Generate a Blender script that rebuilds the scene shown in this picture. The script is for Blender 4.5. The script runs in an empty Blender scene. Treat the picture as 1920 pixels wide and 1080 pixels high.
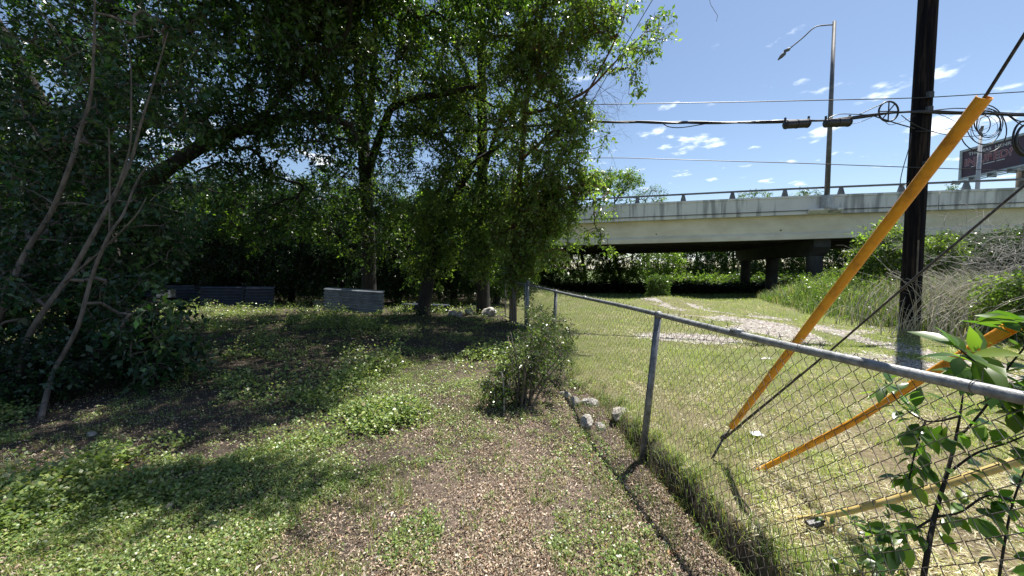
import bpy, math
import numpy as np
from mathutils import Vector
sc = bpy.context.scene
COL = sc.collection
R = math.radians
# ---------------------------------------------------------------- camera
CAM_Z = 1.6
F = 700.0                                    # focal length in pixels of the 1920 wide frame
PITCH = math.atan(36 / 700)
cam_d = bpy.data.cameras.new('camera')
cam = bpy.data.objects.new('camera', cam_d)
COL.objects.link(cam)
cam.location = (0, 0, CAM_Z)
cam.rotation_euler = (R(90) - PITCH, 0, 0)
cam_d.sensor_width = 36
cam_d.lens = 36 * F / 1920
cam_d.clip_start = 0.03
cam_d.clip_end = 3000
sc.camera = cam
# ---------------------------------------------------------------- sky, sun, exposure
SUN_AZ = math.atan2(.73, .68)                # to the right of straight ahead
SUN_EL = R(65)
w = bpy.data.worlds.new('World')
sc.world = w
w.use_nodes = True
nt = w.node_tree
nt.nodes.clear()
out = nt.nodes.new('ShaderNodeOutputWorld')
bg = nt.nodes.new('ShaderNodeBackground')
sky = nt.nodes.new('ShaderNodeTexSky')
sky.sky_type = 'NISHITA'
sky.sun_disc = False
sky.sun_elevation = SUN_EL
sky.sun_rotation = SUN_AZ
sky.altitude = 200
sky.air_density = 1.0
sky.dust_density = 0.45
sky.ozone_density = 1.0
tc = nt.nodes.new('ShaderNodeTexCoord')
sep = nt.nodes.new('ShaderNodeSeparateXYZ')
nt.links.new(tc.outputs['Generated'], sep.inputs[0])


def wmath(op, a, b=None, c=None):
    n = nt.nodes.new('ShaderNodeMath')
    n.operation = op
    for i, v in enumerate((a, b, c)):
        if v is None:
            continue
        if isinstance(v, (int, float)):
            n.inputs[i].default_value = v
        else:
            nt.links.new(v, n.inputs[i])
    return n.outputs[0]


zc = wmath('MAXIMUM', sep.outputs['Z'], 0.0)
den = wmath('ADD', zc, 0.10)
cx = wmath('DIVIDE', sep.outputs['X'], den)
cy = wmath('DIVIDE', sep.outputs['Y'], den)
cmb = nt.nodes.new('ShaderNodeCombineXYZ')
nt.links.new(cx, cmb.inputs[0])
nt.links.new(cy, cmb.inputs[1])
cn = nt.nodes.new('ShaderNodeTexNoise')
cn.inputs['Scale'].default_value = 3.4
cn.inputs['Detail'].default_value = 7
cn.inputs['Roughness'].default_value = .55
nt.links.new(cmb.outputs[0], cn.inputs['Vector'])
cn2 = nt.nodes.new('ShaderNodeTexNoise')
cn2.inputs['Scale'].default_value = .45
cn2.inputs['Detail'].default_value = 2
nt.links.new(cmb.outputs[0], cn2.inputs['Vector'])
csum = wmath('MULTIPLY_ADD', cn2.outputs[0], .55, cn.outputs[0])
lowm = wmath('MULTIPLY', zc, -.28)
csum = wmath('ADD', csum, lowm)
cr = nt.nodes.new('ShaderNodeMapRange')
cr.interpolation_type = 'SMOOTHSTEP'
cr.inputs['From Min'].default_value = .785
cr.inputs['From Max'].default_value = .93
nt.links.new(csum, cr.inputs['Value'])
cmix = nt.nodes.new('ShaderNodeMix')
cmix.data_type = 'RGBA'
nt.links.new(cr.outputs[0], cmix.inputs['Factor'])
nt.links.new(sky.outputs[0], cmix.inputs[6])
cmix.inputs[7].default_value = (12, 12.6, 13.2, 1)
nt.links.new(cmix.outputs[2], bg.inputs['Color'])
bg.inputs['Strength'].default_value = 0.070
nt.links.new(bg.outputs[0], out.inputs['Surface'])
sun_d = bpy.data.lights.new('sun', 'SUN')
sun_d.energy = 5.0
sun_d.angle = R(.53)
sun_d.color = (1, .95, .87)
sun = bpy.data.objects.new('sun', sun_d)
COL.objects.link(sun)
SD = Vector((math.sin(SUN_AZ) * math.cos(SUN_EL), math.cos(SUN_AZ) * math.cos(SUN_EL), math.sin(SUN_EL)))
sun.rotation_euler = SD.to_track_quat('Z', 'Y').to_euler()
sun.location = (30, 30, 60)
vs = sc.view_settings
sc.display_settings.display_device = 'sRGB'
vs.view_transform = 'Standard'
vs.look = 'None'
vs.gamma = 1
vs.use_curve_mapping = False
vs.exposure = 1.1
sc.cycles.max_bounces = 6
sc.cycles.diffuse_bounces = 3
sc.cycles.transmission_bounces = 3
sc.cycles.glossy_bounces = 2
sc.cycles.transparent_max_bounces = 4
# ---------------------------------------------------------------- projection helpers (metres from pixels measured in the photo)
CP, SP = math.cos(PITCH), math.sin(PITCH)


def P(px, py, d):
    """point seen at pixel px,py at distance d (metres along +Y)"""
    x = (px - 960) / F
    y = -(py - 540) / F
    dy = CP + SP * y
    dz = -SP + CP * y
    k = d / dy
    return np.array((x * k, d, CAM_Z + dz * k))


def G(px, py, z=0.0):
    x = (px - 960) / F
    y = -(py - 540) / F
    dy = CP + SP * y
    dz = -SP + CP * y
    k = (z - CAM_Z) / dz
    return np.array((x * k, dy * k, z))


def proj(p):
    p = np.asarray(p, float)
    X, Y, Z = p[..., 0], p[..., 1], p[..., 2] - CAM_Z
    f = Y * CP - Z * SP
    u = Y * SP + Z * CP
    f = np.where(f < .05, .05, f)
    return 960 + X / f * F, 540 - u / f * F


# ---------------------------------------------------------------- noise
def _hash(ix, iy, s):
    n = (ix.astype(np.int64) * 374761393 + iy.astype(np.int64) * 668265263 + s * 974711) & 0x7fffffff
    n = ((n ^ (n >> 13)) * 1274126177) & 0x7fffffff
    return ((n ^ (n >> 16)) & 0xffff) / 65535.0


def vn(x, y, scale, s=0):
    x = np.asarray(x, float) / scale
    y = np.asarray(y, float) / scale
    ix, iy = np.floor(x), np.floor(y)
    fx, fy = x - ix, y - iy
    fx = fx * fx * (3 - 2 * fx)
    fy = fy * fy * (3 - 2 * fy)
    a, b = _hash(ix, iy, s), _hash(ix + 1, iy, s)
    c, d = _hash(ix, iy + 1, s), _hash(ix + 1, iy + 1, s)
    return (a * (1 - fx) + b * fx) * (1 - fy) + (c * (1 - fx) + d * fx) * fy


def fbm(x, y, scale, s=0, o=3):
    t, a, r = 0, 1, 0
    for i in range(o):
        r = r + a * vn(x, y, scale / 2 ** i, s + i * 17)
        t += a
        a *= .5
    return r / t


def sst(a, b, x):
    t = np.clip((x - a) / (b - a), 0, 1)
    return t * t * (3 - 2 * t)


# ---------------------------------------------------------------- object helpers
def tag(o, label=None, cat=None, group=None, kind=None):
    if label:
        o['label'] = label
    if cat:
        o['category'] = cat
    if group:
        o['group'] = group
    if kind:
        o['kind'] = kind
    return o


def thing(name, loc, label, cat, group=None):
    o = bpy.data.objects.new(name, None)
    COL.objects.link(o)
    o.location = tuple(float(v) for v in loc)
    o.empty_display_size = .2
    return tag(o, label, cat, group)


def mk(name, V, Fc, mat, parent=None, col=None, smooth=False):
    """mesh in world coordinates; Fc is an int array (m,3|4) or a list of polygons"""
    V = np.asarray(V, np.float32).reshape(-1, 3)
    loc = np.zeros(3, np.float32)
    if parent is not None:
        loc = np.array(parent.matrix_basis.translation, np.float32)
    else:
        loc = np.array((V[:, 0].mean(), V[:, 1].mean(), V[:, 2].min()), np.float32)
    V = V - loc
    me = bpy.data.meshes.new(name)
    if isinstance(Fc, np.ndarray):
        m, k = Fc.shape
        me.vertices.add(len(V))
        me.vertices.foreach_set('co', V.ravel())
        me.loops.add(m * k)
        me.loops.foreach_set('vertex_index', Fc.astype(np.int32).ravel())
        me.polygons.add(m)
        me.polygons.foreach_set('loop_start', np.arange(0, m * k, k, dtype=np.int32))
        me.polygons.foreach_set('loop_total', np.full(m, k, np.int32))
        me.update(calc_edges=True)
    else:
        me.from_pydata([tuple(map(float, v)) for v in V], [], [tuple(int(i) for i in f) for f in Fc])
        me.update()
    if smooth:
        me.polygons.foreach_set('use_smooth', np.ones(len(me.polygons), bool))
    if col is not None:
        a = me.attributes.new('col', 'FLOAT_COLOR', 'POINT')
        c = np.ones((len(V), 4), np.float32)
        c[:, :3] = col
        a.data.foreach_set('color', c.ravel())
    me.materials.append(mat)
    o = bpy.data.objects.new(name, me)
    COL.objects.link(o)
    if parent is not None:
        o.parent = parent
    else:
        o.location = tuple(float(v) for v in loc)
    return o


class MB:
    def __init__(s):
        s.V, s.F, s.n = [], [], 0

    def add(s, V, Fc):
        V = np.asarray(V, float).reshape(-1, 3)
        for f in Fc:
            s.F.append([int(i) + s.n for i in f])
        s.V.append(V)
        s.n += len(V)
        return s

    def build(s, name, mat, parent=None, smooth=False):
        return mk(name, np.concatenate(s.V), s.F, mat, parent, smooth=smooth)

    def loft(s, secs, caps=True):
        k = len(secs[0])
        V = np.concatenate([np.asarray(q, float) for q in secs])
        Fc = []
        for i in range(len(secs) - 1):
            for j in range(k):
                j2 = (j + 1) % k
                Fc.append((i * k + j, i * k + j2, (i + 1) * k + j2, (i + 1) * k + j))
        if caps:
            Fc.append(tuple(range(k))[::-1])
            Fc.append(tuple((len(secs) - 1) * k + j for j in range(k)))
        return s.add(V, Fc)

    def tube(s, pts, rad, sides=8, caps=True, jit=0, seed=0):
        pts = np.asarray(pts, float)
        n = len(pts)
        rad = np.broadcast_to(np.asarray(rad, float), (n,))
        rng = np.random.default_rng(seed)
        T = np.gradient(pts, axis=0)
        T /= np.linalg.norm(T, axis=1)[:, None] + 1e-9
        a = np.array((0, 0, 1.)) if abs(T[0][2]) < .9 else np.array((1., 0, 0))
        u = np.cross(T[0], a)
        u /= np.linalg.norm(u)
        secs = []
        for i in range(n):
            u = u - T[i] * np.dot(u, T[i])
            u /= np.linalg.norm(u) + 1e-9
            v = np.cross(T[i], u)
            an = np.arange(sides) / sides * 2 * math.pi
            rr = rad[i] * (1 + (rng.uniform(-jit, jit, sides) if jit else 0))
            secs.append(pts[i] + (np.cos(an) * rr)[:, None] * u + (np.sin(an) * rr)[:, None] * v)
        return s.loft(secs, caps)

    def box(s, c, sx, sy, sz, rz=0, bev=0):
        """box with bevelled vertical edges; c is the centre of the bottom"""
        b = bev
        x, y = sx / 2, sy / 2
        if b:
            pr = [(-x + b, -y), (x - b, -y), (x, -y + b), (x, y - b), (x - b, y), (-x + b, y), (-x, y - b), (-x, -y + b)]
        else:
            pr = [(-x, -y), (x, -y), (x, y), (-x, y)]
        ca, sa = math.cos(rz), math.sin(rz)
        q = lambda z, k=1: [(c[0] + (px * ca - py * sa) * k, c[1] + (px * sa + py * ca) * k, c[2] + z) for px, py in pr]
        return s.loft([q(0), q(sz)])

    def torus(s, c, r, rt, n1, n2, nseg=28, sides=5, a0=0, a1=2 * math.pi, wob=0, seed=0):
        """ring in the plane of n1,n2"""
        rng = np.random.default_rng(seed)
        n1, n2, c = np.array(n1, float), np.array(n2, float), np.array(c, float)
        n3 = np.cross(n1, n2)
        t = np.linspace(a0, a1, nseg)
        ph = rng.uniform(0, 6, 3)
        rr = r * (1 + wob * np.sin(2 * t + ph[0]) + wob * .5 * np.sin(3 * t + ph[1]))
        pts = c + (np.cos(t) * rr)[:, None] * n1 + (np.sin(t) * rr)[:, None] * n2 + (np.sin(t + ph[2]) * wob * r)[:, None] * n3
        return s.tube(pts, rt, sides)


def segs(P0, P1, r0, r1, sides=4):
    """many tapered prisms at once -> V, quads"""
    P0, P1 = np.asarray(P0, float), np.asarray(P1, float)
    n = len(P0)
    T = P1 - P0
    T /= np.linalg.norm(T, axis=1)[:, None] + 1e-9
    a = np.where(np.abs(T[:, 2:3]) < .9, np.array([[0, 0, 1.]]), np.array([[1., 0, 0]]))
    u = np.cross(T, a)
    u /= np.linalg.norm(u, axis=1)[:, None] + 1e-9
    v = np.cross(T, u)
    an = np.arange(sides) / sides * 2 * math.pi
    ring = np.cos(an)[None, :, None] * u[:, None] + np.sin(an)[None, :, None] * v[:, None]
    r0 = np.broadcast_to(r0, (n,))[:, None, None]
    r1 = np.broadcast_to(r1, (n,))[:, None, None]
    V = np.concatenate([P0[:, None] + ring * r0, P1[:, None] + ring * r1], 1)
    j = np.arange(sides)
    f = np.stack([j, (j + 1) % sides, (j + 1) % sides + sides, j + sides], 1)
    Fc = (np.arange(n) * 2 * sides)[:, None, None] + f[None]
    return V.reshape(-1, 3), Fc.reshape(-1, 4)


def merge(*parts):
    V, Fc, n = [], [], 0
    for v, f in parts:
        V.append(v)
        Fc.append(f + n)
        n += len(v)
    return np.concatenate(V), np.concatenate(Fc)


def leafq(Pt, D, N, L, W, bend=.12):
    """one folded quad per leaf"""
    D = D / (np.linalg.norm(D, axis=1)[:, None] + 1e-9)
    S = np.cross(D, N)
    S /= np.linalg.norm(S, axis=1)[:, None] + 1e-9
    N = np.cross(S, D)
    L = np.broadcast_to(L, (len(Pt),))[:, None]
    W = np.broadcast_to(W, (len(Pt),))[:, None]
    V = np.stack([Pt, Pt + D * L * .45 + S * W * .5 + N * L * bend * .5, Pt + D * L - N * L * bend,
                  Pt + D * L * .45 - S * W * .5 + N * L * bend * .3], 1)
    Fc = np.arange(len(Pt) * 4).reshape(-1, 4)
    return V.reshape(-1, 3), Fc


def leaf8(Pt, D, N, L, W, bend=.15, fold=.18):
    """near leaf: midrib fold, pointed, ten vertices, eight quads"""
    D = D / (np.linalg.norm(D, axis=1)[:, None] + 1e-9)
    S = np.cross(D, N)
    S /= np.linalg.norm(S, axis=1)[:, None] + 1e-9
    N = np.cross(S, D)
    L = np.broadcast_to(L, (len(Pt),))[:, None]
    W = np.broadcast_to(W, (len(Pt),))[:, None]
    rows = []
    for t, wd in ((.0, .05), (.22, .75), (.45, 1.), (.72, .66), (1., .02)):
        m = Pt + D * L * t - N * L * bend * t * t
        rows += [m + S * W * wd * .5 + N * W * fold * wd, m, m - S * W * wd * .5 + N * W * fold * wd]
    V = np.stack(rows, 1)
    f = []
    for i in range(4):
        a = i * 3
        f += [(a, a + 1, a + 4, a + 3), (a + 1, a + 2, a + 5, a + 4)]
    Fc = (np.arange(len(Pt)) * 15)[:, None, None] + np.array(f)[None]
    return V.reshape(-1, 3), Fc.reshape(-1, 4)


def unit(v):
    return v / (np.linalg.norm(v, axis=-1, keepdims=True) + 1e-9)


# ---------------------------------------------------------------- materials
def newmat(name):
    m = bpy.data.materials.new(name)
    m.use_nodes = True
    t = m.node_tree
    return m, t, t.nodes['Principled BSDF']


def noise_mat(name, c1, c2, scale=5, rough=.8, c3=None, bump=0, bscale=None, metal=0, detail=6, spec=.5, stretch=None, lo=.35, hi=.65):
    m, t, b = newmat(name)
    tcn = t.nodes.new('ShaderNodeTexCoord')
    mp = t.nodes.new('ShaderNodeMapping')
    if stretch:
        mp.inputs['Scale'].default_value = stretch
    t.links.new(tcn.outputs['Object'], mp.inputs[0])
    n = t.nodes.new('ShaderNodeTexNoise')
    n.inputs['Scale'].default_value = scale
    n.inputs['Detail'].default_value = detail
    n.inputs['Roughness'].default_value = .65
    t.links.new(mp.outputs[0], n.inputs['Vector'])
    r = t.nodes.new('ShaderNodeValToRGB')
    r.color_ramp.elements[0].position = lo
    r.color_ramp.elements[1].position = hi
    r.color_ramp.elements[0].color = (*c1, 1)
    r.color_ramp.elements[1].color = (*c2, 1)
    if c3:
        e = r.color_ramp.elements.new((lo + hi) / 2)
        e.color = (*c3, 1)
    t.links.new(n.outputs[0], r.inputs[0])
    t.links.new(r.outputs[0], b.inputs['Base Color'])
    b.inputs['Roughness'].default_value = rough
    b.inputs['Metallic'].default_value = metal
    b.inputs['Specular IOR Level'].default_value = spec
    if bump:
        n2 = t.nodes.new('ShaderNodeTexNoise')
        n2.inputs['Scale'].default_value = bscale or scale * 3
        n2.inputs['Detail'].default_value = 8
        t.links.new(mp.outputs[0], n2.inputs['Vector'])
        bp = t.nodes.new('ShaderNodeBump')
        bp.inputs['Strength'].default_value = bump
        bp.inputs['Distance'].default_value = .02
        t.links.new(n2.outputs[0], bp.inputs['Height'])
        t.links.new(bp.outputs[0], b.inputs['Normal'])
    return m


def leaf_mat(name, trans=.42, rough=.38, tmul=(1.25, 1.35, .55), spec=.5):
    """colour per leaf from the 'col' attribute, part of the light passes through"""
    m, t, b = newmat(name)
    a = t.nodes.new('ShaderNodeAttribute')
    a.attribute_name = 'col'
    t.links.new(a.outputs['Color'], b.inputs['Base Color'])
    b.inputs['Roughness'].default_value = rough
    b.inputs['Specular IOR Level'].default_value = spec
    mu = t.nodes.new('ShaderNodeMix')
    mu.data_type = 'RGBA'
    mu.blend_type = 'MULTIPLY'
    mu.inputs['Factor'].default_value = 1
    mu.inputs[7].default_value = (*tmul, 1)
    t.links.new(a.outputs['Color'], mu.inputs[6])
    tr = t.nodes.new('ShaderNodeBsdfTranslucent')
    t.links.new(mu.outputs[2], tr.inputs[0])
    mx = t.nodes.new('ShaderNodeMixShader')
    mx.inputs[0].default_value = trans
    t.links.new(b.outputs[0], mx.inputs[1])
    t.links.new(tr.outputs[0], mx.inputs[2])
    t.links.new(mx.outputs[0], t.nodes['Material Output'].inputs[0])
    return m


M_LEAF = leaf_mat('tree_leaves', .5, .32, (1.45, 1.65, .6), .55)
M_SHRUB = leaf_mat('shrub_leaves', .38, .3, spec=.55)
M_GLEAF = leaf_mat('ground_leaves', .35, .36, (1.25, 1.35, .55), .5)
M_GRASS = leaf_mat('grass_blades', .4, .55, (1.2, 1.2, .6))
M_LITTER = leaf_mat('dry_leaves', .1, .75, (1.1, 1, .8), .25)
M_STONEBIT = leaf_mat('gravel_bits', 0, .9, (1, 1, 1), .2)
M_BARK = noise_mat('dark_bark', (.007, .006, .005), (.032, .027, .022), 9, .95, bump=.8, bscale=22, stretch=(1, 1, .25))
M_BARK2 = noise_mat('grey_brown_bark', (.055, .045, .036), (.17, .14, .115), 14, .9, bump=.5, bscale=30, stretch=(1, 1, .3))
M_BARK3 = noise_mat('reddish_bark', (.05, .022, .012), (.16, .075, .04), 14, .9, bump=.5, bscale=30, stretch=(1, 1, .2))
M_TWIG = noise_mat('grey_twigs', (.05, .045, .04), (.13, .12, .11), 8, .9)
M_DRY = noise_mat('bleached_stalks', (.26, .235, .18), (.52, .48, .40), 6, .85)
M_GREYW = noise_mat('grey_dead_wood', (.18, .17, .16), (.36, .34, .32), 8, .9)
M_GALV = noise_mat('galvanised_steel', (.10, .105, .11), (.24, .25, .26), 14, .5, metal=.55, bump=.15, bscale=80)
M_RAIL = noise_mat('weathered_galvanised_rail', (.16, .165, .17), (.36, .37, .38), 18, .5, metal=.5, bump=.15, bscale=90)
M_WIRE = noise_mat('rusty_fence_wire', (.05, .045, .04), (.20, .18, .155), 30, .6, metal=.5)
M_YEL = noise_mat('orange_yellow_plastic', (.34, .13, .012), (.80, .36, .02), 9, .38, c3=(.70, .29, .014), bump=.25, bscale=35, lo=.28, hi=.66)
M_YEL2 = noise_mat('faded_yellow_plastic', (.36, .26, .07), (.55, .44, .19), 9, .5, c3=(.5, .37, .12))
M_CABLE = noise_mat('black_cable_sheath', (.006, .006, .008), (.02, .02, .024), 20, .45)
M_STEEL = noise_mat('guy_strand', (.03, .03, .03), (.09, .09, .09), 60, .5, metal=.6)
M_POLE = noise_mat('creosoted_pole', (.004, .004, .006), (.040, .030, .024), 7, .95, bump=1, bscale=26, stretch=(2.2, 2.2, .12), c3=(.010, .009, .011), spec=.1)
M_LAMP = noise_mat('painted_lamp_metal', (.09, .09, .095), (.16, .16, .165), 4, .55, metal=.3)
M_PALE = noise_mat('pale_steel', (.3, .31, .32), (.42, .43, .44), 4, .5, metal=.3)
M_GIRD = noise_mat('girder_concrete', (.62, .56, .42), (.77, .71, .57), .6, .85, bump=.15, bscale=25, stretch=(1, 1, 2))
M_UNDER = noise_mat('shade_dark_concrete', (.035, .035, .038), (.07, .07, .07), 1.2, .9, bump=.2, bscale=15)  # concrete darkened to paint in the shade under the deck; joints use it too
M_RAILB = noise_mat('bridge_rail_metal', (.10, .10, .105), (.17, .17, .175), 3, .5, metal=.4)
M_ROCK = noise_mat('limestone', (.16, .14, .12), (.62, .60, .55), 7, .9, bump=.8, bscale=24, c3=(.30, .275, .24), detail=9)
M_CORR = noise_mat('galvanised_sheet', (.12, .135, .155), (.26, .285, .31), 3, .5, metal=.4, bump=.05, bscale=40)
M_CORR2 = noise_mat('blue_grey_sheet', (.015, .022, .04), (.04, .05, .08), 3, .55, metal=.3)
M_PLANK = noise_mat('weathered_plank', (.07, .06, .05), (.19, .17, .15), 5, .9, bump=.5, bscale=14, stretch=(6, 6, .5))
M_WHITE = noise_mat('white_plastic', (.6, .6, .6), (.8, .8, .8), 6, .5)
M_BOARD = noise_mat('billboard_frame', (.28, .31, .34), (.40, .43, .46), 1.5, .6)
M_BFACE = noise_mat('billboard_vinyl', (.035, .012, .035), (.055, .02, .045), .7, .5)
M_BNAVY = noise_mat('billboard_navy', (.012, .018, .05), (.018, .026, .07), 1, .5)
M_BSKIN = noise_mat('billboard_portrait', (.40, .24, .20), (.50, .32, .27), 2, .5)
M_BTXT = noise_mat('billboard_white_print', (.42, .42, .45), (.55, .55, .58), 2, .5)
M_BRED = noise_mat('billboard_red_print', (.16, .02, .03), (.24, .03, .04), 2, .5)
M_BPINK = noise_mat('billboard_pale_outline', (.36, .28, .33), (.46, .36, .40), 2, .5)


def parapet_mat():
    """pale concrete with dark runs that start at the cap and streak down"""
    m, t, b = newmat('stained_parapet_concrete')
    tcn = t.nodes.new('ShaderNodeTexCoord')

    def nz(scale, st, det=5):
        mp = t.nodes.new('ShaderNodeMapping')
        mp.inputs['Scale'].default_value = st
        n = t.nodes.new('ShaderNodeTexNoise')
        n.inputs['Scale'].default_value = scale
        n.inputs['Detail'].default_value = det
        t.links.new(tcn.outputs['Object'], mp.inputs[0])
        t.links.new(mp.outputs[0], n.inputs['Vector'])
        return n.outputs[0]
    base = t.nodes.new('ShaderNodeValToRGB')
    base.color_ramp.elements[0].color = (.56, .55, .53, 1)
    base.color_ramp.elements[1].color = (.78, .77, .74, 1)
    t.links.new(nz(.8, (1, 1, 1.5), 8), base.inputs[0])
    st = t.nodes.new('ShaderNodeMapRange')
    st.interpolation_type = 'SMOOTHSTEP'
    st.inputs['From Min'].default_value = .50
    st.inputs['From Max'].default_value = .68
    a = nz(1.0, (2.4, 2.4, .22), 5)
    bsc = nz(.16, (1, 1, .2), 2)
    ad = t.nodes.new('ShaderNodeMath')
    ad.operation = 'MULTIPLY_ADD'
    t.links.new(bsc, ad.inputs[0])
    ad.inputs[1].default_value = .55
    t.links.new(a, ad.inputs[2])
    sb = t.nodes.new('ShaderNodeMath')
    sb.operation = 'SUBTRACT'
    t.links.new(ad.outputs[0], sb.inputs[0])
    sb.inputs[1].default_value = .24
    t.links.new(sb.outputs[0], st.inputs['Value'])
    mul = t.nodes.new('ShaderNodeMath')
    mul.operation = 'MULTIPLY'
    t.links.new(st.outputs[0], mul.inputs[0])
    mul.inputs[1].default_value = .6
    mx = t.nodes.new('ShaderNodeMix')
    mx.data_type = 'RGBA'
    t.links.new(mul.outputs[0], mx.inputs['Factor'])
    t.links.new(base.outputs[0], mx.inputs[6])
    mx.inputs[7].default_value = (.10, .10, .105, 1)
    t.links.new(mx.outputs[2], b.inputs['Base Color'])
    b.inputs['Roughness'].default_value = .85
    return m


M_PARA = parapet_mat()


def ground_mat():
    m, t, b = newmat('soil_and_thatch')
    a = t.nodes.new('ShaderNodeAttribute')
    a.attribute_name = 'col'
    tcn = t.nodes.new('ShaderNodeTexCoord')
    n = t.nodes.new('ShaderNodeTexNoise')
    n.inputs['Scale'].default_value = 22
    n.inputs['Detail'].default_value = 10
    n.inputs['Roughness'].default_value = .75
    t.links.new(tcn.outputs['Object'], n.inputs['Vector'])
    mr = t.nodes.new('ShaderNodeMapRange')
    mr.inputs['From Min'].default_value = .3
    mr.inputs['From Max'].default_value = .7
    mr.inputs['To Min'].default_value = .35
    mr.inputs['To Max'].default_value = 1.6
    t.links.new(n.outputs[0], mr.inputs['Value'])
    mx = t.nodes.new('ShaderNodeVectorMath')
    mx.operation = 'SCALE'
    t.links.new(a.outputs['Color'], mx.inputs[0])
    t.links.new(mr.outputs[0], mx.inputs['Scale'])
    t.links.new(mx.outputs[0], b.inputs['Base Color'])
    b.inputs['Roughness'].default_value = .95
    b.inputs['Specular IOR Level'].default_value = .2
    bp = t.nodes.new('ShaderNodeBump')
    bp.inputs['Strength'].default_value = .7
    bp.inputs['Distance'].default_value = .02
    t.links.new(n.outputs[0], bp.inputs['Height'])
    t.links.new(bp.outputs[0], b.inputs['Normal'])
    return m


M_GROUND = ground_mat()

# ---------------------------------------------------------------- lie of the land
FT_Y = np.array([-3.6, 0, 1.145, 3.3, 6.7, 9.4, 12.0])
FT_X = np.array([2.2, 1.755, 1.59, 1.30, .79, .40, -.22])
FB_X = np.array([1.72, 1.42, 1.34, 1.17, .74, .38, -.22])


def ft(y):
    return np.interp(y, FT_Y, FT_X)


def fb(y):
    return np.interp(y, FT_Y, FB_X)


def right_side(x, y):
    return (x > fb(np.minimum(y, 12.)))


def H(x, y):
    x, y = np.asarray(x, float), np.asarray(y, float)
    h = .045 * (fbm(x, y, 2.2, 5) - .5) + .02 * (vn(x, y, .35, 9) - .5)
    e = fb(y) - x + .09 * (fbm(y, x * .3, .45, 81, 2) - .5)   # metres to the yard side of the fence
    near = 1 - sst(3.3, 4.6, y)
    h = h - .11 * near * (1 - sst(.35, 2.4, e)) * sst(-.11, -.05, e)
    h = h - .06 * near * np.exp(-((e + .03) / .06) ** 2) + .05 * near * np.exp(-((e + .19) / .07) ** 2)
    zone = sst(1.5, 7, x)
    h = h - zone * (.55 * sst(17, 26, y) + .75 * sst(28, 45, y))
    h = h + .28 * np.exp(-(((x - 7.4) / 1.6) ** 2 + ((y - 17.6) / 1.5) ** 2))
    h = h + .25 * sst(9.5, 14, x) * sst(6, 9, y) * (1 - sst(16, 22, y))
    h = h + np.where((y > 70) | (np.abs(x) > 60), .8 * (fbm(x, y, 40, 3) - .5), 0)
    return h


def track(x, y):
    """1 on the bare gravel track"""
    c = np.interp(y, [0, 4.5, 6, 8, 11, 14, 17, 20], [9.5, 7.9, 7.1, 7.4, 7.6, 7.2, 6.6, 6.2])
    hw = np.interp(y, [3, 6, 9, 12, 16, 18.5], [1.5, 1.7, 2.0, 1.9, 1.2, .1])
    n = fbm(x, y, 1.1, 31, 4) - .5
    t1 = 1 - np.abs(x - c) / hw + n * 2.0
    t2 = 1 - np.hypot((x - 4.1) / 1.5, (y - 8.6) / .75) + n * 1.6
    cut = np.exp(-((x - c - .15 + .3 * np.sin(y)) / .28) ** 2) * 1.1
    return np.maximum(t1 - cut, t2)


def grid_axis(parts):
    a = []
    for lo, hi, st in parts:
        a.append(np.arange(lo, hi - 1e-6, st))
    return np.concatenate(a + [np.array([parts[-1][1]])])


gx = grid_axis([(-900, -100, 80), (-100, -20, 4), (-20, -6, .5), (-6, .3, .1), (.3, 2.2, .035), (2.2, 14, .14), (14, 40, .8), (40, 120, 5), (120, 900, 78)])
gy = grid_axis([(-60, -5, 5), (-5, .8, .3), (.8, 6, .05), (6, 20, .15), (20, 50, .8), (50, 130, 5), (130, 1500, 100)])
XX, YY = np.meshgrid(gx, gy)
ZZ = H(XX, YY)
nx, ny = len(gx), len(gy)
idx = np.arange(nx * ny).reshape(ny, nx)
Fq = np.stack([idx[:-1, :-1], idx[:-1, 1:], idx[1:, 1:], idx[1:, :-1]], -1).reshape(-1, 4)
xf, yf = XX.ravel(), YY.ravel()
rs = right_side(xf, yf)
soil = np.array((.052, .042, .032))
litter = np.array((.11, .085, .07))
straw = np.array((.15, .122, .075))
turf = np.array((.115, .13, .045))
far = np.array((.07, .095, .03))
bare = (sst(-1.3, -.4, xf + .5 * (fbm(xf, yf, .8, 2) - .5)) * (1 - sst(5, 7, yf)) * sst(.38, .6, fbm(xf, yf, .5, 15)))[:, None]
cl = soil * (1 - bare) + litter * bare
gn = fbm(xf, yf, 1.6, 8)[:, None]
kk = (1 - sst(2.5, 8, yf))[:, None]
kk = np.clip(kk * .8 + gn * .7 - .2, 0, 1)
crr = turf * (1 - kk) + straw * kk
colr = np.where(rs[:, None], crr, cl)
fk = sst(24, 45, np.hypot(xf, yf))[:, None]
colr = colr * (1 - fk) + far * fk
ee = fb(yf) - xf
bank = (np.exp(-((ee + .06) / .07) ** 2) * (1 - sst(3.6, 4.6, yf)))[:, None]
colr = colr * (1 - bank) + np.array((.035, .027, .02)) * bank  # dark soil, with the backlit face's shade put into the colour
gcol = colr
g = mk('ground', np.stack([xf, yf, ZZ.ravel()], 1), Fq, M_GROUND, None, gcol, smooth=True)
tag(g, 'uneven yard soil and mown field on both sides of the fence', None, None, 'structure')

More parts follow.
